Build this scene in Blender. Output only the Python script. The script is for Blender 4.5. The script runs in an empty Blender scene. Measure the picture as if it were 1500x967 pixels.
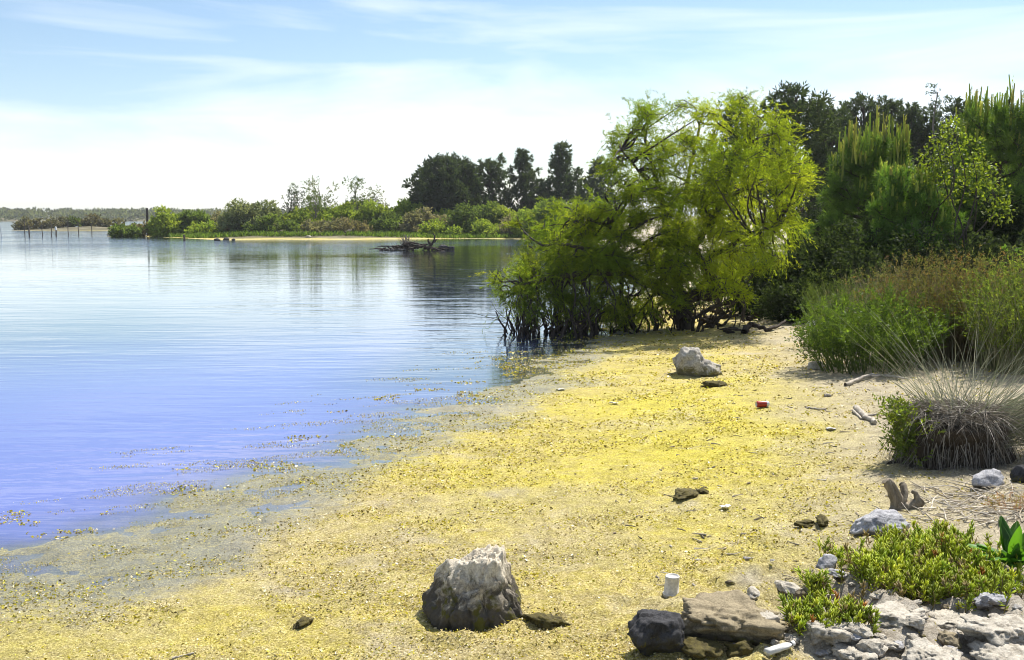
import bpy, bmesh, math
import numpy as np
from mathutils import Vector

# ------------------------------------------------------------------ camera, sky, sun, exposure
scene = bpy.context.scene
COL = scene.collection
R = math.radians
CAM_H = 1.9
FPX = 1500.0                      # focal length in pixels of the 1500 px wide photograph
HORIZON = 318.0
PITCH = math.atan((483.5 - HORIZON) / FPX)

cam_data = bpy.data.cameras.new("camera")
cam = bpy.data.objects.new("camera", cam_data)
COL.objects.link(cam)
cam_data.sensor_width = 36.0
cam_data.lens = 36.0
cam_data.clip_start = 0.05
cam_data.clip_end = 20000
cam.location = (0, 0, CAM_H)
cam.rotation_euler = (math.pi / 2 - PITCH, 0, 0)
scene.camera = cam

SUN_EL, SUN_AZ = 54.0, 38.0       # azimuth measured from +Y (view direction) towards +X
sun_dir = Vector((math.sin(R(SUN_AZ)) * math.cos(R(SUN_EL)), math.cos(R(SUN_AZ)) * math.cos(R(SUN_EL)), math.sin(R(SUN_EL))))

world = bpy.data.worlds.new("World")
scene.world = world
world.use_nodes = True
wn, wl = world.node_tree.nodes, world.node_tree.links
wn.clear()
w_out = wn.new("ShaderNodeOutputWorld")
w_bg = wn.new("ShaderNodeBackground")
w_bg.inputs["Strength"].default_value = 0.078
sky = wn.new("ShaderNodeTexSky")
sky.sky_type = 'NISHITA'
sky.sun_disc = False
sky.sun_elevation = R(SUN_EL)
sky.sun_rotation = R(SUN_AZ)
sky.altitude = 0
sky.air_density = 1.0
sky.dust_density = 0.25
sky.ozone_density = 2.0
tc = wn.new("ShaderNodeTexCoord")
mp = wn.new("ShaderNodeMapping")
mp.inputs["Scale"].default_value = (2.2, 2.2, 15.0)
mp.inputs["Location"].default_value = (3.3, 1.55, 0.2)
mp.inputs["Rotation"].default_value = (0, R(2.5), 0)
wl.new(tc.outputs["Generated"], mp.inputs["Vector"])
cn = wn.new("ShaderNodeTexNoise")
cn.inputs["Scale"].default_value = 1.0
cn.inputs["Detail"].default_value = 7.0
cn.inputs["Roughness"].default_value = 0.52
cn.inputs["Distortion"].default_value = 0.5
wl.new(mp.outputs["Vector"], cn.inputs["Vector"])
cr = wn.new("ShaderNodeValToRGB")
cr.color_ramp.elements[0].position = 0.45
cr.color_ramp.elements[0].color = (0, 0, 0, 1)
cr.color_ramp.elements[1].position = 0.72
cr.color_ramp.elements[1].color = (0.9, 0.9, 0.9, 1)
wl.new(cn.outputs["Fac"], cr.inputs["Fac"])
cmix = wn.new("ShaderNodeMixRGB")
cmix.inputs["Color2"].default_value = (8.6, 9.0, 9.6, 1)
wl.new(cr.outputs["Color"], cmix.inputs["Fac"])
wl.new(sky.outputs["Color"], cmix.inputs["Color1"])
wl.new(cmix.outputs["Color"], w_bg.inputs["Color"])
wl.new(w_bg.outputs["Background"], w_out.inputs["Surface"])

sun_data = bpy.data.lights.new("sun", 'SUN')
sun_data.energy = 5.0
sun_data.angle = R(0.53)
sun_data.color = (1.0, 0.95, 0.86)
sun = bpy.data.objects.new("sun", sun_data)
COL.objects.link(sun)
sun.rotation_euler = (-sun_dir).to_track_quat('-Z', 'Y').to_euler()

scene.view_settings.view_transform = 'Standard'
scene.view_settings.look = 'None'
scene.view_settings.exposure = 0.9
scene.view_settings.gamma = 1.0
scene.view_settings.use_curve_mapping = False
scene.render.engine = 'CYCLES'
scene.cycles.max_bounces = 7
scene.cycles.diffuse_bounces = 3
scene.cycles.glossy_bounces = 3
scene.cycles.transmission_bounces = 5
scene.cycles.transparent_max_bounces = 8
scene.cycles.sample_clamp_indirect = 6.0
scene.cycles.use_denoising = True
scene.cycles.pixel_filter_type = 'BLACKMAN_HARRIS'
scene.cycles.filter_width = 1.0

# ------------------------------------------------------------------ helpers: projection, noise
CP, SP = math.cos(PITCH), math.sin(PITCH)

def ray(u, v):
    a, b = (u - 750.0) / FPX, (483.5 - v) / FPX
    return np.array([a, CP + b * SP, -SP + b * CP])

def plane(u, v, z=0.0):
    d = ray(u, v)
    return np.array([0, 0, CAM_H]) + d * ((z - CAM_H) / d[2])

def at(u, v, Y):
    d = ray(u, v)
    return np.array([0, 0, CAM_H]) + d * (Y / d[1])

def _hash(ix, iy, iz, seed):
    h = (ix.astype(np.int64) * 374761393 + iy.astype(np.int64) * 668265263 + iz.astype(np.int64) * 2147483647 + seed * 974634777) & 0xffffffff
    h = ((h ^ (h >> 13)) * 1274126177) & 0xffffffff
    h = ((h ^ (h >> 16)) * 2246822519) & 0xffffffff
    h = h ^ (h >> 15)
    return (h & 0xffffff) / float(0xffffff) * 2 - 1

def vnoise(x, y, z=None, seed=0):
    x = np.asarray(x, float); y = np.asarray(y, float)
    z = np.zeros_like(x) if z is None else np.asarray(z, float)
    ix, iy, iz = np.floor(x), np.floor(y), np.floor(z)
    fx, fy, fz = x - ix, y - iy, z - iz
    fx, fy, fz = [f * f * f * (f * (f * 6 - 15) + 10) for f in (fx, fy, fz)]
    def c(a, b, d): return _hash(ix + a, iy + b, iz + d, seed)
    x00 = c(0, 0, 0) * (1 - fx) + c(1, 0, 0) * fx
    x10 = c(0, 1, 0) * (1 - fx) + c(1, 1, 0) * fx
    x01 = c(0, 0, 1) * (1 - fx) + c(1, 0, 1) * fx
    x11 = c(0, 1, 1) * (1 - fx) + c(1, 1, 1) * fx
    y0 = x00 * (1 - fy) + x10 * fy
    y1 = x01 * (1 - fy) + x11 * fy
    return y0 * (1 - fz) + y1 * fz

def fbm(x, y, z=None, octs=4, seed=0, gain=0.5):
    x = np.asarray(x, float); y = np.asarray(y, float)
    z = np.zeros_like(x) if z is None else np.asarray(z, float)
    t, a, f = 0, 1.0, 1.0
    for k in range(octs):
        t = t + a * vnoise(x * f + k * 17.3, y * f - k * 9.1, z * f + k * 5.7, seed + k)
        a *= gain; f *= 2.03
    return t

def sstep(a, b, x):
    t = np.clip((x - a) / (b - a), 0, 1)
    return t * t * (3 - 2 * t)

# ------------------------------------------------------------------ terrain height
shore_px = [(0, 812), (84, 800), (177, 770), (236, 749), (345, 716), (421, 682), (500, 659), (560, 638), (612, 607), (685, 587),
            (714, 570), (780, 547), (800, 528), (850, 511), (876, 498), (884, 484), (872, 468), (905, 440), (950, 412), (950, 388), (905, 366),
            (850, 354), (790, 351), (740, 350), (690, 349.5), (600, 350.5), (500, 351.5), (400, 351), (320, 352), (250, 348.5), (200, 347), (150, 347)]
shore = [plane(u, v)[:2] for u, v in shore_px]
tip = shore[-1]
LAND = np.array([(-60, -40), (-20, -6), (-9, 2.2), (-5.5, 4.2)] + [tuple(p) for p in shore] +
                [(tip[0] + 0.5, tip[1] + 1.6), tuple(plane(230, 344.5)[:2]), tuple(plane(300, 341)[:2]), (-28, 150), (-15, 190), (40, 260), (300, 300), (300, -60)])
SPIT = np.array([tuple(plane(12, 337.5)[:2]), tuple(plane(80, 338.5)[:2]), tuple(plane(190, 338)[:2]), tuple(plane(260, 336)[:2]), tuple(plane(250, 334)[:2]), tuple(plane(100, 335)[:2])])
FARL = np.array([(-3000, 420), (-260, 440), (-200, 470), (-120, 480), (-60, 500), (200, 520), (900, 480), (3000, 480), (3000, 6000), (-3000, 6000)])

def sdist(poly, x, y):
    """signed distance to a polygon, positive inside"""
    x = np.asarray(x, float); y = np.asarray(y, float)
    d2 = np.full(x.shape, 1e18)
    inside = np.zeros(x.shape, bool)
    n = len(poly)
    for i in range(n):
        ax, ay = poly[i]; bx, by = poly[(i + 1) % n]
        ex, ey = bx - ax, by - ay
        t = np.clip(((x - ax) * ex + (y - ay) * ey) / (ex * ex + ey * ey + 1e-12), 0, 1)
        d2 = np.minimum(d2, (x - ax - t * ex) ** 2 + (y - ay - t * ey) ** 2)
        cond = ((ay > y) != (by > y))
        with np.errstate(divide='ignore', invalid='ignore'):
            xi = (bx - ax) * (y - ay) / (by - ay) + ax
        inside ^= cond & (x < xi)
    d = np.sqrt(d2)
    return np.where(inside, d, -d)

PROF_S = [-400, -60, -15, -5, -2, -0.7, 0, 0.5, 1.0, 1.6, 3.0, 5.0, 8, 15, 40, 200]
PROF_Z = [-6, -2.5, -0.9, -0.42, -0.2, -0.06, 0.0, 0.008, 0.016, 0.04, 0.11, 0.24, 0.45, 0.8, 1.4, 3.0]

def shore_dist(x, y):
    s = sdist(LAND, x, y)
    s = np.maximum(s, sdist(SPIT, x, y) )
    s = np.maximum(s, sdist(FARL, x, y) * 0.5)
    return s

rough_c = plane(1330, 930, 0.2)[:2]

stone_c = plane(693, 908, 0.1)[:2]

def height(x, y):
    x = np.asarray(x, float); y = np.asarray(y, float)
    s = shore_dist(x, y)
    r = np.hypot(x, y)
    near = np.clip(1 - r / 40, 0, 1)
    wob = fbm(x * 1.1 + 0.5 * y, y * 1.9 - 0.5 * x, octs=5, seed=3, gain=0.6) * 0.30 * near + fbm(x * 0.2, y * 0.2, octs=3, seed=5) * 0.5 * (1 - near) * sstep(10, 80, r)
    z = np.interp(s + wob * np.clip(1.2 - abs(s) / 4, 0.2, 1), PROF_S, PROF_Z)
    land = sstep(-0.4, 0.3, s)
    z = z + near * np.exp(-((s - 0.35) / 0.8) ** 2) * (0.010 * fbm(x * 2.6, y * 4.2, octs=4, seed=14, gain=0.6) - 0.002)
    inl = sstep(0.6, 3.0, s)
    z = z + near * land * (fbm(x * 6, y * 6, octs=3, seed=11) * 0.007 + fbm(x * 24, y * 24, octs=2, seed=12) * 0.006 * (0.4 + inl))
    # hummocky, dug-over strip of stones and clods in the right foreground
    k = np.exp(-(((x - rough_c[0]) / 1.0) ** 2 + ((y - rough_c[1] - 0.35) / 1.0) ** 2))
    rg = 1 - abs(fbm(x * 3.2, y * 3.2, octs=4, seed=21))
    z = z + k * (0.03 + 0.085 * (rg - 0.62) + 0.02 * fbm(x * 16, y * 16, octs=3, seed=23))
    # weed banked up round the foot of the large stone
    ds = np.hypot(x - stone_c[0], (y - stone_c[1]) * 1.15)
    z = z + 0.022 * np.exp(-((ds - 0.25) / 0.07) ** 2) * (1 + 0.8 * fbm(x * 9, y * 9, octs=2, seed=61))
    return z

def H(x, y):
    return float(height(np.array([x]), np.array([y]))[0])

def ground(u, v):
    z = 0.05
    for _ in range(12):
        p = plane(u, v, z)
        z = 0.5 * z + 0.5 * max(H(p[0], p[1]), -0.5)
    p = plane(u, v, z)
    return np.array([p[0], p[1], H(p[0], p[1])])

def down(p):
    return np.array([p[0], p[1], H(p[0], p[1])])

# ------------------------------------------------------------------ mesh building
class MB:
    def __init__(self):
        self.v, self.f, self.c, self.n = [], [], [], 0
    def add(self, V, F, C=(0.5, 0.5, 0.5)):
        V = np.asarray(V, float); F = np.asarray(F, int)
        C = np.asarray(C, float)
        if C.ndim == 1: C = np.tile(C, (len(V), 1))
        self.v.append(V); self.f.append(F + self.n); self.c.append(C); self.n += len(V)
        return self
    def build(self, name, material, parent=None, origin=(0, 0, 0), smooth=False):
        V = np.concatenate(self.v) - np.asarray(origin, float)
        me = bpy.data.meshes.new(name)
        me.vertices.add(len(V))
        me.vertices.foreach_set("co", V.astype(np.float32).ravel())
        loops = np.concatenate([f.ravel() for f in self.f])
        tot = np.concatenate([np.full(len(f), f.shape[1]) for f in self.f])
        start = np.concatenate([[0], np.cumsum(tot)[:-1]])
        me.loops.add(len(loops))
        me.loops.foreach_set("vertex_index", loops.astype(np.int32))
        me.polygons.add(len(tot))
        me.polygons.foreach_set("loop_start", start.astype(np.int32))
        me.polygons.foreach_set("use_smooth", np.full(len(tot), smooth))
        C = np.concatenate(self.c)
        ca = me.color_attributes.new("tint", 'FLOAT_COLOR', 'POINT')
        ca.data.foreach_set("color", np.concatenate([C, np.ones((len(C), 1))], 1).astype(np.float32).ravel())
        me.materials.append(material)
        me.update(calc_edges=True)
        me.validate()
        o = bpy.data.objects.new(name, me)
        COL.objects.link(o)
        if name in ('stems', 'branches', 'limbs', 'twigs'): o['kind'] = 'stuff'   # thin pieces too small to pick apart
        if parent is not None:
            o.parent = parent
        else:
            o.location = origin
        return o

def tag(o, label, cat, group=None):
    o["label"] = label; o["category"] = cat
    if group: o["group"] = group
    return o

def thing(name, loc, label, cat, group=None):
    o = bpy.data.objects.new(name, None)
    o.empty_display_size = 0.1
    COL.objects.link(o)
    o.location = tuple(float(c) for c in loc)
    return tag(o, label, cat, group)

def unit(a):
    return a / (np.linalg.norm(a, axis=-1, keepdims=True) + 1e-12)

def leaves(mb, P, D, L, W, C, rng, flat=None):
    """diamond leaves: base P, direction D, length L, width W, colour C"""
    n = len(P)
    L = np.broadcast_to(np.asarray(L, float), (n,))[:, None]; W = np.broadcast_to(np.asarray(W, float), (n,))[:, None]
    r = rng.normal(size=(n, 3))
    if flat is not None: r = r * (1 - flat) + np.cross(D, np.array([0, 0, 1.0])) * flat * 3
    S = unit(r - (r * D).sum(1, keepdims=True) * D)
    V = np.stack([P, P + D * L * 0.45 + S * W * 0.5, P + D * L, P + D * L * 0.45 - S * W * 0.5], 1).reshape(-1, 3)
    mb.add(V, np.arange(4 * n).reshape(n, 4), np.repeat(C, 4, 0))

def blades(mb, P, D, L, W, C, bend, rng, seg=3):
    """tapered curved blades: base P, direction D, bending downward/outward"""
    n = len(P)
    L = np.broadcast_to(np.asarray(L, float), (n,)); W = np.broadcast_to(np.asarray(W, float), (n,))
    bend = np.broadcast_to(np.asarray(bend, float), (n,))
    S = unit(np.cross(D, rng.normal(size=(n, 3))))
    rows = []
    for k in range(seg + 1):
        t = k / seg
        c = P + D * (L * t)[:, None]
        c = c + np.array([0, 0, -1.0]) * (bend * L * t * t)[:, None]
        w = (W * (1 - 0.93 * t) * 0.5)[:, None]
        rows += [c + S * w, c - S * w]
    V = np.stack(rows, 1).reshape(-1, 3)
    m = 2 * (seg + 1)
    base = (np.arange(n) * m)[:, None]
    F = np.concatenate([base + np.array([2 * k, 2 * k + 1, 2 * k + 3, 2 * k + 2]) for k in range(seg)], 0)
    mb.add(V, F, np.repeat(C, m, 0))

def catmull(pts, n=6):
    pts = np.asarray(pts, float)
    if len(pts) < 3:
        t = np.linspace(0, 1, n + 1)[:, None]
        return pts[0] * (1 - t) + pts[-1] * t
    P = np.concatenate([[2 * pts[0] - pts[1]], pts, [2 * pts[-1] - pts[-2]]])
    out = []
    for i in range(1, len(P) - 2):
        for t in np.linspace(0, 1, n, endpoint=False):
            a, b, c, d = P[i - 1], P[i], P[i + 1], P[i + 2]
            out.append(0.5 * ((2 * b) + (-a + c) * t + (2 * a - 5 * b + 4 * c - d) * t * t + (-a + 3 * b - 3 * c + d) * t ** 3))
    out.append(pts[-1])
    return np.array(out)

def tube(mb, path, r0, r1, sides=6, C=(0.1, 0.08, 0.06), knob=0.0, rng=None, power=1.0):
    path = np.asarray(path, float)
    m = len(path)
    T = unit(np.gradient(path, axis=0))
    ref = np.array([0.31, 0.17, 0.93]) if abs(T[0][2]) < 0.8 else np.array([0.95, 0.2, 0.1])
    A = unit(np.cross(T, ref)); B = np.cross(T, A)
    t = np.linspace(0, 1, m) ** power
    rad = r0 + (r1 - r0) * t
    ang = np.linspace(0, 2 * math.pi, sides, endpoint=False)
    RR = rad[:, None] * np.ones(sides)
    if knob and rng is not None:
        RR = RR * (1 + knob * rng.normal(size=(m, sides)))
    V = path[:, None, :] + RR[..., None] * (np.cos(ang)[None, :, None] * A[:, None, :] + np.sin(ang)[None, :, None] * B[:, None, :])
    V = V.reshape(-1, 3)
    i = np.arange(m - 1)[:, None] * sides; j = np.arange(sides)[None, :]; j2 = (j + 1) % sides
    F = np.stack([i + j, i + j2, i + sides + j2, i + sides + j], -1).reshape(-1, 4)
    mb.add(V, F, C)
    mb.add(V[[0] * 1], np.zeros((0, 4), int), C) if False else None
    cap = np.concatenate([V[-sides:], [path[-1] + T[-1] * rad[-1] * 0.4]])
    mb.add(cap, np.stack([np.arange(sides), (np.arange(sides) + 1) % sides, np.full(sides, sides)], 1), C)

def rand_dirs(n, rng):
    return unit(rng.normal(size=(n, 3)))

def mixcol(cols, n, rng, jit=0.15):
    cols = np.asarray(cols, float)
    w = rng.dirichlet(np.ones(len(cols)) * 0.7, n)
    return np.clip((w @ cols) * (1 + jit * rng.normal(size=(n, 1))), 0.004, 0.9)

def sprays(mb, P, D, length, nleaf, leafL, leafW, C, rng, droop=0.2, spread=0.6, sag=0.15):
    """leafy sprays: from P along D, nleaf leaves spread along each"""
    n = len(P)
    length = np.broadcast_to(np.asarray(length, float), (n,))
    t = rng.uniform(0.05, 1, (n, nleaf))
    Q = P[:, None] + D[:, None] * (length[:, None] * t)[..., None]
    Q = Q + np.array([0, 0, -1.0]) * (droop * length[:, None] * t * t)[..., None]
    LD = unit(D[:, None] * 0.8 + rng.normal(size=(n, nleaf, 3)) * spread + np.array([0, 0, -1.0]) * sag)
    CC = np.repeat(C, nleaf, 0) * (1 + 0.12 * rng.normal(size=(n * nleaf, 1)))
    ll = leafL * rng.uniform(0.6, 1.3, n * nleaf)
    leaves(mb, Q.reshape(-1, 3), LD.reshape(-1, 3), ll, leafW * rng.uniform(0.7, 1.2, n * nleaf), np.clip(CC, 0.004, 0.9), rng)

# ------------------------------------------------------------------ materials
def new_mat(name):
    m = bpy.data.materials.new(name)
    m.use_nodes = True
    m.node_tree.nodes.clear()
    return m, m.node_tree.nodes, m.node_tree.links

def leaf_mat(name, trans=0.45, gloss=0.06, rough=0.45, tcol=(1.25, 1.2, 0.6)):
    m, N, L = new_mat(name)
    out = N.new("ShaderNodeOutputMaterial")
    a = N.new("ShaderNodeAttribute"); a.attribute_name = "tint"
    d = N.new("ShaderNodeBsdfDiffuse"); L.new(a.outputs["Color"], d.inputs["Color"])
    mu = N.new("ShaderNodeMixRGB"); mu.blend_type = 'MULTIPLY'; mu.inputs["Fac"].default_value = 1
    mu.inputs["Color2"].default_value = (*tcol, 1)
    L.new(a.outputs["Color"], mu.inputs["Color1"])
    t = N.new("ShaderNodeBsdfTranslucent"); L.new(mu.outputs["Color"], t.inputs["Color"])
    mx = N.new("ShaderNodeMixShader"); mx.inputs["Fac"].default_value = trans
    L.new(d.outputs[0], mx.inputs[1]); L.new(t.outputs[0], mx.inputs[2])
    g = N.new("ShaderNodeBsdfGlossy"); g.inputs["Roughness"].default_value = rough
    mg = N.new("ShaderNodeMixShader"); mg.inputs["Fac"].default_value = gloss
    L.new(mx.outputs[0], mg.inputs[1]); L.new(g.outputs[0], mg.inputs[2])
    L.new(mg.outputs[0], out.inputs["Surface"])
    return m

def noise_node(N, L, vec, scale, detail=4, rough=0.55, dist=0.0):
    n = N.new("ShaderNodeTexNoise")
    n.inputs["Scale"].default_value = scale; n.inputs["Detail"].default_value = detail
    n.inputs["Roughness"].default_value = rough; n.inputs["Distortion"].default_value = dist
    L.new(vec, n.inputs["Vector"])
    return n

def ramp(N, L, fac, stops):
    r = N.new("ShaderNodeValToRGB")
    e = r.color_ramp.elements
    while len(e) < len(stops): e.new(0.5)
    for k, (p, c) in enumerate(stops):
        e[k].position = p; e[k].color = (*c, 1) if len(c) == 3 else c
    L.new(fac, r.inputs["Fac"])
    return r

def mixc(N, L, fac, a, b, mode='MIX'):
    m = N.new("ShaderNodeMixRGB"); m.blend_type = mode
    for sock, val in (("Fac", fac), ("Color1", a), ("Color2", b)):
        if isinstance(val, (int, float)): m.inputs[sock].default_value = val
        elif isinstance(val, tuple): m.inputs[sock].default_value = (*val, 1)
        else: L.new(val, m.inputs[sock])
    return m.outputs["Color"]

def bark_mat(name, c1, c2, scale=14, rough=0.9, bump=0.5):
    m, N, L = new_mat(name)
    out = N.new("ShaderNodeOutputMaterial"); b = N.new("ShaderNodeBsdfPrincipled")
    t = N.new("ShaderNodeTexCoord")
    mpn = N.new("ShaderNodeMapping"); mpn.inputs["Scale"].default_value = (1, 1, 0.35)
    L.new(t.outputs["Object"], mpn.inputs["Vector"])
    n = noise_node(N, L, mpn.outputs["Vector"], scale, 6, 0.65, 0.8)
    r = ramp(N, L, n.outputs["Fac"], [(0.3, c1), (0.7, c2)])
    L.new(r.outputs["Color"], b.inputs["Base Color"])
    b.inputs["Roughness"].default_value = rough
    b.inputs["Specular IOR Level"].default_value = 0.2
    bp = N.new("ShaderNodeBump"); bp.inputs["Strength"].default_value = bump; bp.inputs["Distance"].default_value = 0.02
    L.new(n.outputs["Fac"], bp.inputs["Height"]); L.new(bp.outputs["Normal"], b.inputs["Normal"])
    L.new(b.outputs[0], out.inputs["Surface"])
    return m

def tint_mat(name, rough=0.85, spec=0.2, bump=0.0, scale=60):
    m, N, L = new_mat(name)
    out = N.new("ShaderNodeOutputMaterial"); b = N.new("ShaderNodeBsdfPrincipled")
    a = N.new("ShaderNodeAttribute"); a.attribute_name = "tint"
    t = N.new("ShaderNodeTexCoord")
    n = noise_node(N, L, t.outputs["Object"], scale, 5, 0.6)
    r = ramp(N, L, n.outputs["Fac"], [(0.3, (0.7, 0.7, 0.7)), (0.7, (1.15, 1.15, 1.15))])
    L.new(mixc(N, L, 1.0, a.outputs["Color"], r.outputs["Color"], 'MULTIPLY'), b.inputs["Base Color"])
    b.inputs["Roughness"].default_value = rough; b.inputs["Specular IOR Level"].default_value = spec
    if bump:
        bp = N.new("ShaderNodeBump"); bp.inputs["Strength"].default_value = bump; bp.inputs["Distance"].default_value = 0.01
        L.new(n.outputs["Fac"], bp.inputs["Height"]); L.new(bp.outputs["Normal"], b.inputs["Normal"])
    L.new(b.outputs[0], out.inputs["Surface"])
    return m

def rock_mat(name, top, mid, dark, level, soft=0.06, scale=9, stain_shade=0.8, moss=None):
    """stone with mottling and a ragged dark foot below `level` (object z): growth plus painted shade"""
    m, N, L = new_mat(name)
    out = N.new("ShaderNodeOutputMaterial"); b = N.new("ShaderNodeBsdfPrincipled")
    t = N.new("ShaderNodeTexCoord")
    n1 = noise_node(N, L, t.outputs["Object"], scale, 8, 0.65, 0.4)
    n2 = noise_node(N, L, t.outputs["Object"], scale * 8, 7, 0.75)
    base = ramp(N, L, n1.outputs["Fac"], [(0.33, mid), (0.55, top)]).outputs["Color"]
    fine = ramp(N, L, n2.outputs["Fac"], [(0.33, (0.42, 0.4, 0.38)), (0.58, (1.08, 1.08, 1.08))]).outputs["Color"]
    base = mixc(N, L, 0.8, base, fine, 'MULTIPLY')
    sx = N.new("ShaderNodeSeparateXYZ"); L.new(t.outputs["Object"], sx.inputs[0])
    ns = noise_node(N, L, t.outputs["Object"], scale * 1.3, 6, 0.7, 1.0)
    ma = N.new("ShaderNodeMath"); ma.operation = 'MULTIPLY_ADD'
    L.new(ns.outputs["Fac"], ma.inputs[0]); ma.inputs[1].default_value = 0.5 if soft > 0.02 else 0.1
    L.new(sx.outputs["Z"], ma.inputs[2])
    mr = N.new("ShaderNodeMapRange"); off = 0.25 if soft > 0.02 else 0.05
    mr.inputs["From Min"].default_value = level - soft * 0.5 + off; mr.inputs["From Max"].default_value = level + soft * 0.5 + off
    mr.inputs["To Min"].default_value = stain_shade; mr.inputs["To Max"].default_value = 0
    L.new(ma.outputs[0], mr.inputs["Value"])
    col = mixc(N, L, mr.outputs[0], base, dark)
    if moss:
        nm = noise_node(N, L, t.outputs["Object"], scale * 1.8, 5, 0.6)
        mm = ramp(N, L, nm.outputs["Fac"], [(0.52, (0, 0, 0)), (0.62, (1, 1, 1))])
        m2 = N.new("ShaderNodeMath"); m2.operation = 'MULTIPLY'
        L.new(mm.outputs["Color"], m2.inputs[0]); L.new(mr.outputs[0], m2.inputs[1])
        col = mixc(N, L, m2.outputs[0], col, moss)
    L.new(col, b.inputs["Base Color"])
    b.inputs["Roughness"].default_value = 0.9; b.inputs["Specular IOR Level"].default_value = 0.25
    bp = N.new("ShaderNodeBump"); bp.inputs["Strength"].default_value = 0.7; bp.inputs["Distance"].default_value = 0.012
    L.new(n2.outputs["Fac"], bp.inputs["Height"]); L.new(bp.outputs["Normal"], b.inputs["Normal"])
    L.new(b.outputs[0], out.inputs["Surface"])
    return m

M_leaf = leaf_mat("soft_leaf", 0.5, 0.015, 0.6)
M_feather = leaf_mat("feathery_leaf", 0.62, 0.01, 0.6, (1.5, 1.5, 0.5))
M_needle = leaf_mat("pine_needle", 0.45, 0.025, 0.5, (1.2, 1.2, 0.6))
M_glossy = leaf_mat("glossy_leaf", 0.5, 0.025, 0.5, (1.45, 1.4, 0.5))
M_dry = leaf_mat("dry_stalk", 0.25, 0.03, 0.5, (1, 1, 0.9))
M_algae = leaf_mat("dried_algae_flake", 0.3, 0.04, 0.4, (1, 0.95, 0.5))
M_bark = bark_mat("dark_bark", (0.025, 0.02, 0.016), (0.10, 0.085, 0.07))
M_bark_grey = bark_mat("grey_bark", (0.07, 0.06, 0.05), (0.26, 0.23, 0.2))
M_drift = bark_mat("weathered_wood", (0.2, 0.175, 0.14), (0.52, 0.47, 0.4), 30)
M_darkwood = bark_mat("wet_dark_wood", (0.02, 0.016, 0.012), (0.07, 0.055, 0.045), 20)
M_stump = bark_mat("stump_wood", (0.09, 0.075, 0.055), (0.32, 0.27, 0.2), 26)  # weathered wood darkened: the shade on the stump is in the colour
M_tint = tint_mat("tinted_matte")
M_soil = tint_mat("root_soil", 0.95, 0.1, 0.8, 25)

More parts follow.
